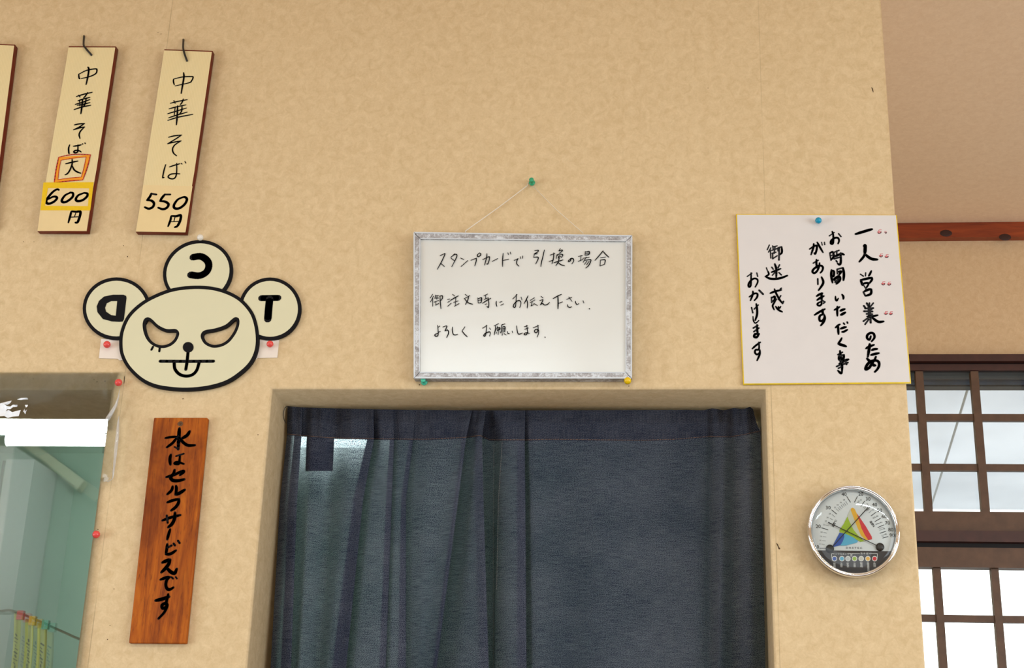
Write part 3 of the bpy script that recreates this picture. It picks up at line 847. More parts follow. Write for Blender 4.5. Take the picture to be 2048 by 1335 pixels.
# the 550 yen board
t, yf = price_board([(328.5, 101), (423.8, 104), (370.5, 464.5), (271.8, 463)], 'cream hanging price board reading 550 yen on a plain tan sticker')
yi = yf - 0.0004
link('price_sticker', poly_plate([px_loop([(260, 666), (806, 680), (728, 1190), (180, 1182)], yi, CD)], yi, yi + 0.0003), M['sticker'], t)
bm = strokes(CC, '''620,570 620,600 630,635;620,570 720,545 830,540 848,550 830,590 800,612 640,648;738,495 742,540 730,620 710,735|3.1;
585,850 660,830 780,808;625,818 640,850;735,800 720,840 700,865;570,915 640,895 765,868;555,970 640,945 770,905;565,1018 650,990 780,952;555,1048 680,1010 845,978;640,895 630,985;720,885 715,940 690,975;668,880 665,980 655,1098|3''', 2.4, yi)
bm = strokes(CD, '''540,135 600,120 685,110;685,110 610,160 530,207;530,207 600,190 680,175;680,175 610,220 585,265 595,310 630,342;508,440 490,500 475,580 490,582;550,465 610,445 665,430;630,425 632,490 625,560 600,595 560,595 535,575 560,548 610,540 665,542;680,425 690,433;722,405 733,422''', 2.4, yi, bm=bm)
finish(bm, 'lettering', M['ink'], t)
bm = strokes(CD, '''350,760 330,800 300,835;300,835 350,840 378,870 365,910 320,930 275,912;345,762 405,772;500,770 470,805 445,845;445,845 500,850 540,880 520,920 475,935 425,918;495,772 560,772;690,805 640,830 600,890 610,925 660,925 720,880 745,825 720,800 680,808;
570,1010 560,1060 535,1125|4;575,1010 630,1012 675,1003 670,1060 640,1120 610,1135;615,1012 600,1070|2.5;560,1075 660,1070|2.5''', 4.6, yi - 0.0001)
finish(bm, 'price', M['ink'], t)
hook([(366.8, 79), (366.2, 94), (367.5, 102), (370.5, 112), (374.5, 122.5)], 'bent black wire hook above the board whose price is on plain tan paper', yf)

# ------------------------------------------------------------------ varnished water sign
CE = (240, 820, 5.135); CF = (240, 1060, 5.135)
yf = -0.009
t = root('wooden_sign', P(340, 1285, 0), 'varnished orange brown plank with brush writing below the bear face', 'sign')
lp = px_loop([(307.5, 836), (309, 834.6), (413.5, 834.6), (415.6, 836.6), (372.3, 1284.5), (370.8, 1286), (259, 1285.2), (257.5, 1284)], yf)
o = link('plank', poly_plate([lp], yf, -0.001, 0.0012), M['plank'], t)
bm = strokes(CE, '''610,185 605,260 597,400|6;560,375 597,398|3.6;465,285 520,275 590,270|4;580,285 540,335 480,380|4.6;715,215 690,255 635,290|5.6;600,270 650,330 700,360 770,358|5;
522,455 512,500 518,558|5;575,470 655,445|4;615,465 610,520 600,550 560,545 590,530 655,550|4.4;475,685 560,660 640,620;640,620 655,630 615,665;560,612 550,650 520,690 545,720 600,722 660,708|5.6;
540,780 530,820 485,862;575,775 580,810 570,865;570,865 610,850 665,815|5.6;485,945 540,925 605,910;605,910 600,950 570,995 525,1028|5.2;435,1130 520,1100 620,1075;480,1080 490,1155;565,1050 560,1110 535,1165 495,1200|5.6;515,1220 500,1270 485,1325''', 4.8, yf - 0.0004)
bm = strokes(CF, '''485,140 480,190 470,245;470,245 520,240 575,205;490,175 530,155;550,135 565,155;595,105 612,130;435,330 480,310 515,300|5.6;515,300 500,345 465,390 425,430|5.6;480,385 520,425 560,440 582,395|5.6;
415,505 470,485 515,478;510,480 480,510 470,560 485,600 515,605 548,585;530,480 545,495|4.2;572,478 585,495|3.6;365,720 430,705 505,680|5.6;495,655 490,680 475,740 480,780 440,800 430,770 460,750 485,770 455,840 395,905|5''', 4.8, yf - 0.0004, bm=bm)
finish(bm, 'lettering', M['ink'], t)
q = P(240 + 620 / 5.135, 820 + 138 / 5.135, yf - 0.0003)
finish(lathe([(0.0042, 0.0), (0.003, 0.0003), (0, 0.0004)], q, 10), 'nail_stain', plain('nail_stain', (96, 60, 20), .6, .4, 900), t)
finish(lathe([(0.0018, 0.0), (0.0014, 0.0009), (0, 0.0011)], q, 10), 'nail_head', M['hole'], t)

# ------------------------------------------------------------------ bear face sign
CBR = (150, 460, 3.926)
HEAD = [(347, 900), (355, 800), (398, 690), (470, 605), (580, 528), (740, 462), (900, 437), (1050, 440), (1180, 470), (1300, 532), (1390, 630), (1430, 730), (1446, 850), (1435, 950), (1395, 1040), (1320, 1120), (1200, 1200), (1050, 1245), (880, 1262), (720, 1252), (600, 1225), (500, 1170), (410, 1080), (360, 985)]
EYEL = [(530, 745), (541, 700), (570, 683), (603, 697), (655, 745), (720, 775), (788, 775), (816, 798), (815, 832), (788, 880), (740, 914), (680, 926), (620, 910), (570, 868), (541, 810)]
EYER = [(1292, 725), (1286, 692), (1260, 682), (1233, 697), (1180, 742), (1100, 770), (1020, 785), (990, 812), (990, 850), (1020, 895), (1080, 922), (1150, 914), (1210, 880), (1258, 820), (1284, 765)]
def c2(l, n=4): return [(p.x, p.y) for p in catmull([(a, b, 0) for a, b in l], n, True)]
def inset(l, d):
    out = []; N = len(l)
    ar = sum(l[i][0] * l[(i + 1) % N][1] - l[(i + 1) % N][0] * l[i][1] for i in range(N))
    s = 1 if ar > 0 else -1
    for i in range(N):
        a, b = Vector(l[i - 1]), Vector(l[(i + 1) % N]); t_ = (b - a).normalized()
        out.append((l[i][0] - t_.y * d * s, l[i][1] + t_.x * d * s))
    return out
def ell(cx, cy, rx, ry, n=48, rot=0):
    o_ = []
    for i in range(n):
        a = i * 2 * math.pi / n; x, y = rx * math.cos(a), ry * math.sin(a)
        o_.append((cx + x * math.cos(rot) - y * math.sin(rot), cy + x * math.sin(rot) + y * math.cos(rot)))
    return o_
t = root('bear_sign', P(378, 780, 0), 'cream three eared bear face cutout sign with bold black outlines', 'sign')
y0 = -0.0062
head = c2(HEAD); el = c2(EYEL); er = c2(EYER)
hb = link('head', poly_plate([px_loop(l, y0, CBR) for l in (head, inset(el, 23), inset(er, 23))], y0, -0.002), M['blackboard'], t)
link('face_panel', poly_plate([px_loop(l, y0 - .0004, CBR) for l in (inset(head, 27), el, er)], y0 - 0.0005, y0 + 0.0006), M['cream'], hb)
bm = strokes(CBR, '612,915 600,938|4;665,925 662,950|4;888,950 880,1030 870,1092|5.6;668,1028 880,1029 1088,1028|5.4;778,1038 785,1090 820,1130 870,1145 920,1135 955,1100 975,1038|5.6', 5.5, y0 - 0.0008, taper=1, scale=1.25)
finish(bm, 'mouth_lines', M['blackboard'], hb)
link('nose', poly_plate([px_loop(ell(890, 920, 42, 41, 32), y0, CBR)], y0 - 0.0012, y0), M['blackboard'], hb)
y1 = y0 + 0.0012
def let_D(eb):
    D_ = [(300, 508), (382, 508), (403, 518), (405, 535), (385, 700), (375, 718), (350, 720), (290, 717), (220, 698), (178, 645), (172, 600), (190, 556), (230, 522)]
    Dh = [(333, 557), (322, 672), (285, 668), (245, 640), (237, 610), (250, 575), (285, 558)]
    link('letter', poly_plate([px_loop(D_, y1, CBR), px_loop(Dh, y1, CBR)], y1 - 0.0010, y1), M['blackboard'], eb)
def let_C(eb):
    finish(strokes(CBR, '926,212 985,205 1035,235 1051,280 1030,330 975,357 908,350', 14.5, y1 - 0.0008, taper=1, scale=1.12), 'letter', M['blackboard'], eb)
def let_T(eb):
    finish(strokes(CBR, '1462,533 1530,532 1596,531|12.5;1528,540 1520,620 1514,697|15', 14, y1 - 0.0008, taper=1, scale=1.12), 'letter', M['blackboard'], eb)
for e, fn in ((ell(326, 615, 266, 245), let_D), (ell(964, 325, 262, 262, 48) if False else ell(965, 330, 278, 250, 48, -0.35), let_C), (ell(1531, 617, 246, 246), let_T)):
    eb = link('ear', poly_plate([px_loop(e, y1, CBR)], y1, -0.002), M['blackboard'], t)
    link('ear_panel', poly_plate([px_loop(inset(e, 27), y1 - .0004, CBR)], y1 - 0.0004, y1 + 0.0006), M['cream'], eb)
    fn(eb)
for pl_ in ([(205, 852), (370, 862), (372, 1020), (352, 1022), (332, 1008), (187, 1004)], [(1425, 858), (1603, 862), (1588, 1000), (1436, 1003), (1410, 1022), (1395, 1020)]):
    link('mounting_tab', poly_plate([px_loop(pl_, -0.0018, CBR)], -0.0019, -0.0006), M['tab'], t)
ball_pin(400.5, 474.5, M['whitepin'], 'white ball pin above the top ear of the bear face', 0.011, 7.2)
ball_pin(214, 688.5, M['redpin'], 'coral red ball pin in the left paper tab of the bear face', 0.010, 7.9)
ball_pin(540, 687.5, M['redpin'], 'coral red ball pin in the right paper tab of the bear face', 0.010, 7.5)
ball_pin(237, 764.5, M['redpin'], 'coral red ball pin at the top corner of the vinyl sheet', 0.011, 8.0)
ball_pin(192.5, 1068, M['redpin'], 'coral red ball pin at the right edge of the kitchen hatch', 0.011, 8.0)

# ------------------------------------------------------------------ whiteboard
wy = -0.019
t = root('whiteboard', P(1046, 757, 0), 'small aluminium framed whiteboard hung on a string with three lines of marker', 'whiteboard')
OUT = [(827, 463.6), (1264.6, 470.4), (1263.8, 756.8), (827.4, 756.4)]
INN = [(840.8, 477.6), (1251.4, 482.6), (1251.2, 743.6), (839.8, 743.4)]
def rail(i):
    j = (i + 1) % 4
    a, b = OUT[i], OUT[j]; c, d = INN[j], INN[i]
    g = 0.6
    a, b, c, d = [Vector(v) for v in (a, b, c, d)]
    u = (b - a).normalized() * g
    bm = bmesh.new()
    A = [P(*(a + u), wy), P(*(b - u), wy), P(*(c - u), wy), P(*(d + u), wy)]
    f1 = [bm.verts.new(p) for p in A]; f2 = [bm.verts.new(Vector((p.x, -0.004, p.z))) for p in A]
    bm.faces.new(f1)
    bm.faces.new(f2[::-1])
    for k in range(4): bm.faces.new((f1[k], f2[k], f2[(k + 1) % 4], f1[(k + 1) % 4]))
    bmesh.ops.recalc_face_normals(bm, faces=bm.faces[:])
    bevel(bm, 0.0006)
    r = finish(bm, 'frame_rail', M['frame'], t)
    # bright raised lips along the rail's two edges
    bm = bmesh.new()
    for e0, e1, g0, g1, k in ((a, b, d, c, 0.20), (d, c, a, b, 0.14)):
        A = [P(*(e0 + u), wy), P(*(e1 - u), wy), P(*(e1 + (g1 - e1) * k - u), wy), P(*(e0 + (g0 - e0) * k + u), wy)]
        f1 = [bm.verts.new(p + Vector((0, -0.0007, 0))) for p in A]; f2 = [bm.verts.new(p + Vector((0, 0.0002, 0))) for p in A]
        bm.faces.new(f1); bm.faces.new(f2[::-1])
        for q in range(4): bm.faces.new((f1[q], f2[q], f2[(q + 1) % 4], f1[(q + 1) % 4]))
    bmesh.ops.recalc_face_normals(bm, faces=bm.faces[:])
    finish(bm, 'frame_lip', M['framelip'], r)
for i in range(4): rail(i)
ws = wy + 0.003
# writing surface, very slightly bowed
bm = bmesh.new(); NX, NZ = 24, 16; G = []
co = [P(*p, ws) for p in [(838, 474.5), (1254, 479.5), (1254, 746), (837, 746)]]
for j in range(NZ + 1):
    r = []
    for i in range(NX + 1):
        u, v = i / NX, j / NZ
        p = (co[0] * (1 - u) + co[1] * u) * (1 - v) + (co[3] * (1 - u) + co[2] * u) * v
        edge_ = max(0, u - 0.82) / 0.18
        p.y += 0.0012 * math.sin(math.pi * u) * math.sin(math.pi * v) * 0.3 - 0.0008 * edge_ ** 2
        r.append(bm.verts.new(p))
    G.append(r)
for j in range(NZ):
    for i in range(NX): bm.faces.new((G[j][i], G[j + 1][i], G[j + 1][i + 1], G[j][i + 1]))
finish(bm, 'writing_surface', M['wb'], t, True)
link('backing', poly_plate([px_loop([(838, 474.5), (1254, 479.5), (1254, 746), (837, 746)], ws)], ws + 0.002, ws + 0.006), M['white'], t)
CG = (860, 480, 9.535); CH = (1040, 480, 9.535); CI = (840, 570, 10.24); CJ = (1000, 570, 10.24)
wi = ws - 0.0011
bm = strokes(CG, '''192,295 285,250;285,250 280,280 220,410 138,555;205,440 275,500;470,258 398,330;400,325 470,270 512,280 500,340 415,505;405,345 470,395;585,340 645,368;592,500 720,388;780,383 885,340;885,340 880,400 855,490;940,245 905,280 915,315 955,295 970,260 943,243;
1005,370 1120,315 1135,340 1120,410 1100,455 1080,450;1085,255 1080,330 1040,475;1185,405 1290,350;1395,250 1385,380 1385,500;1395,385 1500,362;1485,240 1495,275;1530,225 1540,265;1605,385 1680,350;1680,350 1655,400 1655,450 1695,495;1722,315 1730,350;1770,300 1765,345''', 1.62, wi)
strokes(CH, '''280,198 348,190 335,225 275,262 330,258;272,265 262,328;262,328 340,322 345,360 300,452;465,185 440,300 410,420 398,500;575,285 665,250;645,240 640,330 610,450;555,408 640,375;770,160 740,200;745,205 800,185 805,205 755,245;705,275 690,350;700,300 740,265 815,275 800,320;740,300 730,340;770,300 790,330;645,430 740,400 820,375;750,290 735,400 685,485;725,420 780,465 850,485;
970,345 925,390 930,410 960,390 980,345 1015,355 1025,395 990,450;1115,310 1190,290;1165,290 1155,390;1110,405 1200,365;1245,215 1240,285;1245,225 1320,215 1315,270 1245,285;1250,250 1310,245;1200,345 1320,325;1265,320 1205,420;1230,385 1340,370 1350,400 1310,480 1255,530;1280,395 1230,460;1320,400 1270,470;1585,200 1530,270 1430,385;1585,215 1640,275 1695,325;1535,335 1630,322;1535,375 1525,490;1535,380 1615,370 1625,400 1610,460;1610,460 1525,490''', 1.62, wi, bm=bm)
finish(bm, 'writing', M['ink'], t)
bm = strokes(CI, '''260,185 210,260;275,225 215,340;262,270 262,430;320,200 310,250;330,215 380,210;350,215 345,290;300,265 380,260;290,345 380,310;325,330 325,410;320,410 385,370;400,225 455,215 460,260 430,310;410,235 415,340 430,480;565,290 610,280;570,350 615,320;568,430 640,365;668,185 710,220;625,310 700,262 785,215;735,250 725,400;690,350 780,320;705,430 800,375;
925,185 965,215;905,275 1020,210;1000,225 975,310 930,395;915,280 985,355 1080,390;1185,260 1190,360;1190,275 1255,255 1265,280 1250,350 1195,365;1200,310 1250,300;1310,215 1385,180;1345,195 1345,270;1315,290 1400,255;1280,370 1360,315 1450,265;1400,260 1410,380 1400,455 1370,430;1330,395 1365,380;1565,325 1560,380 1575,435;1630,350 1680,330;1655,410 1710,380''', 1.58, wi)
strokes(CJ, '''260,280 350,190;335,185 330,300 320,420 300,455 275,440 285,390 340,330 390,310 425,340 425,400 405,455;430,240 450,300;575,215 540,290 495,375;550,300 565,380 555,465;620,310 705,255;620,355 715,300;660,340 635,425;635,425 690,395;690,370 765,415;840,225 880,260;815,315 880,290;880,290 870,330 825,405;825,405 870,370 900,400 940,405 980,385 1015,350;
1085,275 1180,220 1260,185;1185,225 1190,350 1187,480|2;1195,375 1280,340;1365,290 1470,245;1410,240 1475,330;1385,395 1390,435 1430,455 1470,440;1545,325 1555,370 1580,400;1580,400 1615,375;1700,315 1718,365;1828,480 1834,484|2.6''', 1.58, wi, bm=bm)
finish(bm, 'writing', M['ink'], t)
bm = strokes(CI, '''360,820 368,900 372,1000 355,1040 315,1040 302,1015 330,995 375,985;370,860 405,835;375,965 418,942;470,855 530,830;530,830 550,845 510,935;510,935 560,915 585,950 575,1010 545,1070;665,855 662,920 680,1000 720,1018 770,1005;920,850 860,935;860,935 910,1000 970,1055''', 1.58, wi)
finish(bm, 'writing', M['ink'], t)
bm = strokes(CI, '''1280,880 1370,820;1365,815 1360,900 1345,1010 1320,1045 1305,1025 1330,990 1390,960 1430,955 1440,990 1425,1040;1425,875 1448,905;1520,830 1610,785;1550,825 1545,900 1520,1015;1590,840 1570,900;1575,880 1630,865 1635,900 1580,930;1580,900 1630,890;1605,930 1600,1010;1570,960 1560,990;1640,950 1660,980;1665,815 1740,790;1690,800 1665,850;1670,870 1665,960;1675,860 1740,850 1735,950;1680,890 1730,885;1680,920 1730,915;1670,955 1740,950;1690,985 1680,1030;1720,990 1765,1015;1790,945 1800,985 1830,990;1885,935 1895,970''', 1.58, wi)
strokes(CJ, '''340,830 350,920 370,990 400,1000 460,975;500,850 565,825;505,900 580,875;548,820 560,920 565,970 530,1015 495,1005 505,985 545,970 600,985;680,870 790,825;775,815 780,890 760,960 725,970 705,935 740,900 785,915 790,980 760,1060;920,1062 925,1066|2.4''', 1.58, wi, bm=bm)
finish(bm, 'writing', M['ink'], t)
# hanging string
top = P(1058, 370, -0.0035); l1 = P(931, 461.5, -0.008); r1 = P(1166, 465.5, -0.008)
bm = tube([Vector((l1.x, -0.008, l1.z - 0.004)), l1, l1.lerp(top, .5) + Vector((0, 0, -.0006)), top + Vector((-.003, 0, -.001))], 0.00085, 6)
tube([top + Vector((.005, 0, .000)), r1.lerp(top, .5) + Vector((0, 0, -.0006)), r1, Vector((r1.x, -0.008, r1.z - 0.004))], 0.0005, 6, bm)
tube(catmull([top + Vector((-.003, 0, -.001)), top + Vector((-.001, -.0002, .0045)), top + Vector((.004, -.0002, .005)), top + Vector((.005, 0, 0))]), 0.0006, 6, bm)
finish(bm, 'hanging_string', M['string'], t, True)
push_pin(1064, 365.5, M['greenpin'], 'green push pin holding the string above the whiteboard')
push_pin(848.5, 764, M['tealpin'], 'teal push pin under the lower left corner of the whiteboard')
ball_pin(1255.3, 760.8, M['yellowpin'], 'yellow ball pin under the lower right corner of the whiteboard', 0.017, 7.8)

# ------------------------------------------------------------------ shikishi notice
sy = -0.0045
t = root('paper_notice', P(1654, 768, 0), 'white square notice board with gold edge and black brush writing', 'sign')
SH = [(1471.8, 427.6), (1793.6, 429.6), (1822.4, 765.8), (1486.2, 768.6)]
link('board', poly_plate([px_loop(SH, sy)], sy, -0.0006, 0.0005), M['gold'], t)
a, b, c, d = [Vector(v) for v in SH]
SI = [(a.x + 2.2, a.y + 1.8), (b.x - 1.9, b.y + 0.9), (c.x - 2.6, c.y - 2.3), (d.x + 2.2, d.y - 2.3)]
link('paper_face', poly_plate([px_loop(SI, sy)], sy - 0.0003, sy + 0.0004), M['paper'], t)
K = (1700, 440, 13.35); L_ = (1700, 530, 10.27); MM = (1690, 650, 13.35); N_ = (1610, 450, 10.27); O_ = (1610, 570, 14.83); PP = (1640, 640, 11.13); Q = (1480, 480, 8.342); R_ = (1480, 590, 9.54)
si = sy - 0.0006
bm = strokes(K, '150,370 300,325 480,270 590,240|4.8;375,690 405,680 402,800 395,900|5.4;395,900 360,980 250,1110|4;420,920 500,990 600,1040 730,1050|5', 5, si)
strokes(L_, '''215,185 275,225|3.2;322,155 318,220|3;440,115 410,180 385,220|3.4;220,300 240,360 255,410|4;225,305 350,275 450,255;450,255 450,300 400,370|3.6;265,385 330,365 385,365|3.6;385,365 370,410 330,470|3;265,390 320,470|3;330,470 320,520|3;275,550 310,620|4;290,540 380,500 440,495;440,495 425,590 320,630|4;
345,780 380,840|4.6;400,775 395,860|3.6;480,775 430,840|3.4;285,835 320,880|4.4;310,890 480,880|4;480,880 430,910|3.6;290,945 460,950|4.6;340,1000 460,1005|4;395,860 405,1050|7.5;350,1050 480,1045 570,1025|3.6;400,1060 275,1150|3.8;385,1110 310,1215|3.6;420,1060 425,1180|4.6;450,1070 540,1140 600,1165 690,1155|4.4''', 4.2, si, bm=bm)
strokes(MM, '''690,290 670,360 640,385 590,340 600,260 680,205 760,220 790,300 770,360 710,430|4;560,620 640,575 775,520|4;660,500 650,600 610,840|4.6;715,665 780,640 860,630|4.2;695,795 780,770 905,745|4.2;590,890 680,980 760,1060 810,1070|5;825,840 790,920 720,1020 650,1130 560,1180 555,1130 610,1030 700,960 820,940 900,980 910,1080 860,1180 795,1245|4.4''', 4, si, bm=bm)
finish(bm, 'brush_writing', M['ink_brush'], t)
bm = strokes(N_, '''500,220 600,150|3;560,130 580,200 580,340 560,385 530,370 545,310 620,260 680,265 700,320 680,380|3.6;690,175 740,235|3.4;510,570 535,720;510,575 570,550 590,640 540,710;520,630 580,610|3;590,560 700,515;650,530 655,640|3.6;590,650 740,590 800,605|4.2;600,690 740,650|4.2;735,570 735,760 710,810 670,785|3.8;640,730 660,755|3.8;
545,920 540,1040 565,1180|4;550,930 595,950 590,1040 560,1060|3.6;660,910 665,1000|3.6;660,905 780,875|4;780,875 800,1000 790,1130|4.2;680,960 740,950 700,1020|4;610,1130 600,1110 690,1050 720,1090 700,1150 645,1205|4.4;620,1170 690,1100|4.4''', 3.5, si)
strokes(O_, '''905,330 910,420 940,460 990,390|3;1100,275 1140,340 1135,410|3.6;870,735 950,690 1030,640|3.4;960,630 955,750 960,910|3.6;1050,760 1100,735 1180,705|4.2;1065,880 1120,850 1195,805|4.4''', 3.5, si, bm=bm)
strokes(PP, '''345,165 400,115 445,90|3.4;400,110 405,200 412,310|3.8;460,190 520,165 580,150|4;490,260 540,250 610,210|3.6;525,65 545,90|3.8;605,40 615,65|3.8;485,395 450,460 405,515|3.4;410,525 490,550 580,580|4.8;
400,765 500,710|3.8;445,680 460,800 490,1000 490,1140;490,1140 465,1180 400,1120|3.8;415,800 430,880 480,860|3.6;425,800 530,770;535,770 520,850 470,880|4;430,970 540,900 635,870|4.4;490,990 620,940|4.2;370,1030 450,990|3.8;410,1070 480,1030|3.4;560,880 590,980|4.4;450,900 510,940|5.4''', 4, si, bm=bm)
finish(bm, 'brush_writing', M['ink_brush'], t)
bm = strokes(N_, '''95,490 180,435 240,420 240,500 210,590 190,570|3.4;180,380 175,450 125,605|3.4;250,350 300,440 370,560|3.4;340,350 355,410|2.5;400,350 405,400|2.8;170,780 270,720|3.4;235,705 235,800 250,880|3.4;300,775 285,870 240,950 190,985 155,960 170,910 260,840 330,830 370,870 350,940 315,980|3.6;262,1100 265,1215|3.8;340,1065 375,1150 360,1220 280,1335|3.8''', 3.5, si)
strokes(O_, '''530,0 400,155|2.8;345,325 430,270 520,235|3.8;360,440 460,370 560,320|3.8;495,230 490,330 495,460|3.8;490,460 490,560 430,610 370,580 390,530 470,490|3.2;500,440 590,500|3.8;590,490 550,540|3.4;285,880 430,790 590,705|3.8;520,720 525,820 560,880|4;530,870 460,890 425,960 440,1050 500,1060 560,1000 580,900|3.8;575,880 590,980 550,1090 470,1195|3.8''', 3.5, si, bm=bm)
finish(bm, 'brush_writing', M['ink_brush'], t)
bm = strokes(Q, '''490,80 455,160|2.8;515,125 475,200|2.6;505,160 515,300|3;545,95 555,150|3;560,110 620,95|3;530,170 620,140|3.2;585,110 570,220|3.2;535,220 600,200|3.2;545,230 545,310|3.2;545,310 620,260|3.2;630,130 635,180|3;640,125 695,110;695,110 700,200 670,240|3.3;655,130 650,330|3.8;
440,460 455,500|2.8;465,515 480,570 430,600|3;425,605 500,640 600,645 700,625 790,590|4;530,450 555,485|3.4;660,410 635,460|3.4;525,535 600,505 680,475|3.3;580,395 605,480 605,630|3.6;590,530 540,585|3;650,540 690,580|3.4;505,885 580,855 690,830|3.6;575,815 610,900 660,990 710,1055;710,1055 725,1020|4;670,820 690,800|3.4;525,950 530,1040|3.4;530,960 580,940 575,1000 540,1020|3.6;610,980 560,1060 545,1100 570,1160|3;680,925 640,990|3.4;595,1105 640,1160 705,1195|3.4;640,1105 655,1135 680,1105|2.8''', 3.4, si)
finish(bm, 'brush_writing', M['ink_brush'], t)
bm = strokes(Q, '''120,605 200,550|2.8;185,545 185,640 180,750 155,780 140,750 165,690 230,640 285,650 295,700 255,780|3.2;280,545 295,605|3;155,945 240,890 290,895 285,950 240,1005|3.2;215,850 215,900 175,1005|3.2;320,835 385,900|4.4''', 3.2, si)
strokes(R_, '''220,235 245,335|3.4;270,265 350,185|3.2;310,165 325,260 325,370 290,480|3.6;248,405 255,480 285,530 320,520 360,480|2.2;255,625 340,575|3.8;265,695 360,625|3.8;325,565 330,680 340,720|3.6;365,735 320,800 270,790 290,740 350,740|4;235,1020 300,960 390,895|3.2;360,895 365,1000 350,1040 300,1040 285,1090 320,1130 370,1100 380,1050|3.2;378,1040 375,1130 325,1245|3.2''', 3.4, si, bm=bm)
finish(bm, 'brush_writing', M['ink_brush'], t)
for cr, lst in ((K, ((780, 310, 1.15), (945, 325, .7), (825, 940, 1), (975, 962, 1))), (L_, ((680, 372, .8), (800, 378, .8), (735, 982, .75), (835, 986, .75)))):
    for x, y, s in lst:
        g = '-45,2 50,-4;-8,-40 -6,30;-8,-40 50,-46;-40,20 0,42 40,22 40,2;-20,14 30,8' if s > .7 else '-35,-35 40,-38;-35,5 40,0 25,35 -5,50'
        tr_ = []
        for st in g.split(';'):
            tr_.append(' '.join('%f,%f' % (x + float(p.split(',')[0]) * s, y + float(p.split(',')[1]) * s) for p in st.split()))
        finish(strokes(cr, ';'.join(tr_), 1.1, si), 'red_stamp', M['stamp'], t)
ball_pin(1636.8, 440.5, M['bluepin'], 'bright blue ball pin at the top of the white notice board', 0.0125, 7.0)

# ------------------------------------------------------------------ round thermometer and hygrometer
CGA = (1600, 950, 6.068)
GS = 1.026
def tall(me_o):
    '''the disc hangs tipped slightly towards the viewer'''
    for v in me_o.data.vertices: v.co.z *= GS
    return me_o
def G6(x, y, yy): return P(CGA[0] + x / CGA[2], CGA[1] + y / CGA[2], yy)
gx, gy_, gr = 651, 669, 559
yd = -0.016                         # dial plane
ctr = G6(gx, gy_, -0.024); R0 = gr / CGA[2] * (DIST - 0.024) / F * 0.985
t = root('round_thermometer', Vector((ctr.x, 0, ctr.z)), 'round chrome rimmed thermometer and humidity dial with two needles', 'thermometer')
cb = Vector((ctr.x, 0, ctr.z))
tall(finish(lathe([(0, 0.001), (R0 * 0.93, 0.001), (R0 * 0.96, 0.004), (R0 * 0.965, 0.018), (R0 * 0.9, 0.019)], cb, 72), 'case', plain('silver_case', (176, 172, 164), .35, .03, 60, Metallic=.6), t, True))
prof = [(R0 * 0.955, 0.0135), (R0 * 0.985, 0.0145), (R0, 0.0185), (R0 * 0.998, 0.0225), (R0 * 0.975, 0.0255), (R0 * 0.950, 0.0248), (R0 * 0.942, 0.0236), (R0 * 0.930, 0.0246), (R0 * 0.915, 0.0236), (R0 * 0.905, 0.0205), (R0 * 0.90, 0.0155)]
tall(finish(lathe(prof, cb, 96), 'rim', M['chrome'], t, True))
dial = link('dial', poly_plate([[(ctr.x + R0 * .91 * math.cos(i * math.pi / 36), ctr.z + GS * R0 * .91 * math.sin(i * math.pi / 36)) for i in range(72)]], yd, yd + 0.001), plain('dial_grey', (226, 229, 230), .6, .01), t)
# dark lower segment
cut = G6(650, 915, yd).z
seg = []
a0 = math.asin((cut - ctr.z) / (R0 * .905 * GS))
for i in range(33):
    a = math.pi - a0 + (math.pi + 2 * a0) * i / 32
    seg.append((ctr.x + R0 * .905 * math.cos(a), ctr.z + GS * R0 * .905 * math.sin(a)))
link('dark_segment', poly_plate([seg], yd - 0.0004, yd), plain('dial_black', (34, 28, 32), .45, .05), dial)
yk = yd - 0.0006
for st_ in '568,255 612,325;385,418 445,468;262,635 340,660;240,883 320,883;697,255 662,325;785,312 740,375;858,375 808,430;925,445 862,492;978,520 910,560;1018,600 945,632;1042,678 972,702;1068,742 1005,760'.split(';'):
    finish(strokes(CGA, st_, 0.8, yk, taper=1), 'tick_mark', M['ink'], dial)
for s_, x, y in (('40', 535, 228), ('30', 343, 390), ('20', 222, 617), ('10', 207, 866), ('20', 738, 226), ('30', 827, 285), ('40', 906, 355), ('50', 967, 422), ('60', 1020, 498), ('70', 1063, 577), ('80', 1102, 658), ('90', 1118, 725)):
    link('numeral', text_mesh(s_, G6(x, y, yk), 41 / CGA[2] * PXM * 1.05, 0.0, yk), M['ink'], dial)
bm = bmesh.new(); add_me(bm, text_mesh('温度℃', G6(417, 582, yk), 30 / CGA[2] * PXM, math.radians(61), yk, weight=0.015))
finish(bm, 'scale_title', M['ink'], dial)
bm = bmesh.new(); add_me(bm, text_mesh('湿度%', G6(878, 588, yk), 30 / CGA[2] * PXM, math.radians(-58), yk, weight=0.015))
finish(bm, 'scale_title', M['ink'], dial)
bm = bmesh.new(); add_me(bm, text_mesh('DRETEC', G6(657, 880, yk), 22 / CGA[2] * PXM, 0.0, yk, 1.25, 1.5))
finish(bm, 'maker_lettering', M['ink'], dial)
bm = strokes(CGA, '520,345 540,375;555,315 577,350;480,375 505,405;440,405 472,435;390,472 422,502;365,520 400,540;310,600 350,612;285,690 325,700;278,740 318,747;270,790 312,795;262,832 300,836;722,310 705,345;712,305 692,345;825,368 780,405;800,365 770,395;868,425 835,455;845,410 828,425;940,495 890,525;910,500 880,518;985,570 925,595;955,580 920,592;1030,645 965,665;1010,630 960,645;1035,715 990,728;1015,735 995,742;500,360 522,388;535,332 560,365;460,390 488,420', 0.45, yk, taper=1)
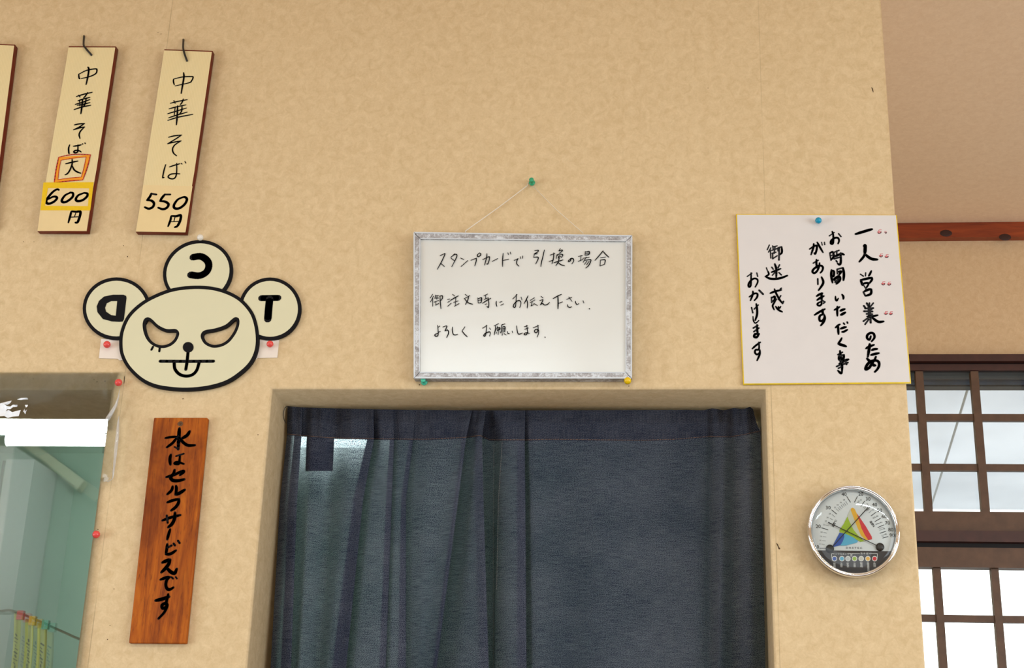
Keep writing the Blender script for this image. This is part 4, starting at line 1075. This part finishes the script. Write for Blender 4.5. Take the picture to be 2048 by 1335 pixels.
for s_, x, y in (('38', 535, 297), ('36', 497, 327), ('34', 458, 357), ('32', 425, 388), ('28', 362, 465), ('26', 335, 510), ('24', 313, 552), ('22', 290, 597), ('18', 263, 688), ('16', 257, 738), ('14', 247, 787), ('12', 240, 833), ('25', 738, 297), ('35', 817, 350), ('45', 886, 418), ('55', 940, 492), ('65', 988, 570), ('75', 1020, 645), ('85', 1042, 712)):
    add_me(bm, text_mesh(s_, G6(x, y, yk), 17 / CGA[2] * PXM, 0.0, yk))
finish(bm, 'small_marks', plain('dial_grey_print', (100, 102, 104), .6), dial)
for nm, colr, pts in (('pale_zone', (206, 208, 186), [(606, 425), (620, 410), (640, 490), (690, 610), (760, 740), (815, 790), (780, 802), (700, 760), (640, 660), (590, 540), (578, 490)]),
                      ('orange_zone', (236, 176, 24), [(620, 402), (640, 390), (665, 410), (690, 465), (715, 540), (745, 640), (790, 730), (830, 785), (795, 780), (740, 730), (700, 640), (660, 540), (630, 460), (615, 420)]),
                      ('red_zone', (214, 36, 48), [(690, 462), (722, 505), (800, 620), (872, 745), (875, 775), (826, 785), (780, 722), (738, 640), (712, 540)]),
                      ('green_zone', (158, 190, 10), [(575, 500), (600, 560), (650, 660), (720, 745), (780, 798), (735, 806), (640, 750), (540, 705), (480, 688), (480, 662), (530, 590)]),
                      ('light_blue_zone', (84, 178, 214), [(525, 706), (540, 704), (640, 748), (705, 797), (690, 815), (560, 850), (488, 852), (520, 800), (540, 740)]),
                      ('blue_zone', (32, 84, 178), [(480, 695), (525, 705), (541, 735), (525, 800), (488, 848), (410, 868), (397, 852)])):
    bm = bmesh.new(); flat_poly(bm, pts, yd - 0.0004 - 0.00005 * len(nm), CGA)
    finish(bm, nm, plain('dial_' + nm, colr, .5, .02), dial)
bm = bmesh.new(); wm = plain('dial_white_print', (226, 224, 220), .5, .02)
for k, x in enumerate((418, 508, 582, 662, 743, 824, 906)):
    flat_poly(bm, ell(x, 1010, 33, 33, 24), yd - 0.0008, CGA)
strokes(CGA, '385,1000 385,948 405,948|0.8;592,948 618,948 618,985|0.8;630,985 630,948 725,948|0.8;838,948 938,948 938,1000|0.8', 0.8, yd - 0.0008, bm=bm, smooth=False)
for s_, x, y, h in (('インフルエンザ', 498, 952, 24), ('熱 中 症', 782, 948, 24), ('警\n戒', 418, 1088, 58), ('注\n意', 502, 1085, 58), ('安\n全', 580, 1085, 58), ('注\n意', 662, 1085, 56), ('警\n戒', 745, 1085, 62), ('厳\n重\n警\n戒', 828, 1108, 108), ('危\n険', 906, 1085, 58)):
    add_me(bm, text_mesh(s_, G6(x, y, yd - .0008), h / CGA[2] * PXM, 0.0, yd - 0.0008, line=0.85 if '\n' in s_ else 1.0))
finish(bm, 'legend_print', wm, dial)
for x, colr in ((418, (32, 84, 178)), (508, (84, 178, 214)), (582, (200, 200, 200)), (662, (158, 190, 10)), (743, (206, 200, 184)), (824, (236, 176, 24)), (906, (214, 36, 48))):
    bm = bmesh.new(); flat_poly(bm, ell(x, 1010, 24, 24, 24), yd - 0.0010, CGA)
    finish(bm, 'legend_dot', plain('legend_dot', colr, .5, .02), dial)
for (x0, y0_, x1, y1_, px_, py_, nm) in ((970, 868, 342, 570, 968, 872, 0), (395, 862, 825, 390, 360, 893, 1)):
    yn = yd - 0.003 - 0.0008 * nm
    a, b = G6(x0, y0_, yn), G6(x1, y1_, yn)
    bm = tube([a, a.lerp(b, .8), b], [0.00055, 0.00055, 0.0008] if not nm else [0.0006, 0.0006, 0.0008], 6)
    nd = finish(bm, 'needle', M['wire'], t)
    c = G6(px_, py_, yd); r = 48 / CGA[2] * PXM
    finish(lathe([(r, 0.0), (r, 0.0035), (r * .85, 0.0045), (0, 0.0047)], c, 24), 'pivot_cap', M['wire'], nd, True)
# clear domed cover
prof = []
for i in range(9):
    a = i / 8; prof.append((R0 * 0.905 * math.sin(math.pi / 2 * (1 - a)) if i < 8 else 0.0, 0.0215 + 0.006 * math.sin(math.pi / 2 * a)))
tall(finish(lathe(prof, cb, 64), 'dome_cover', M['dome'], t, True))
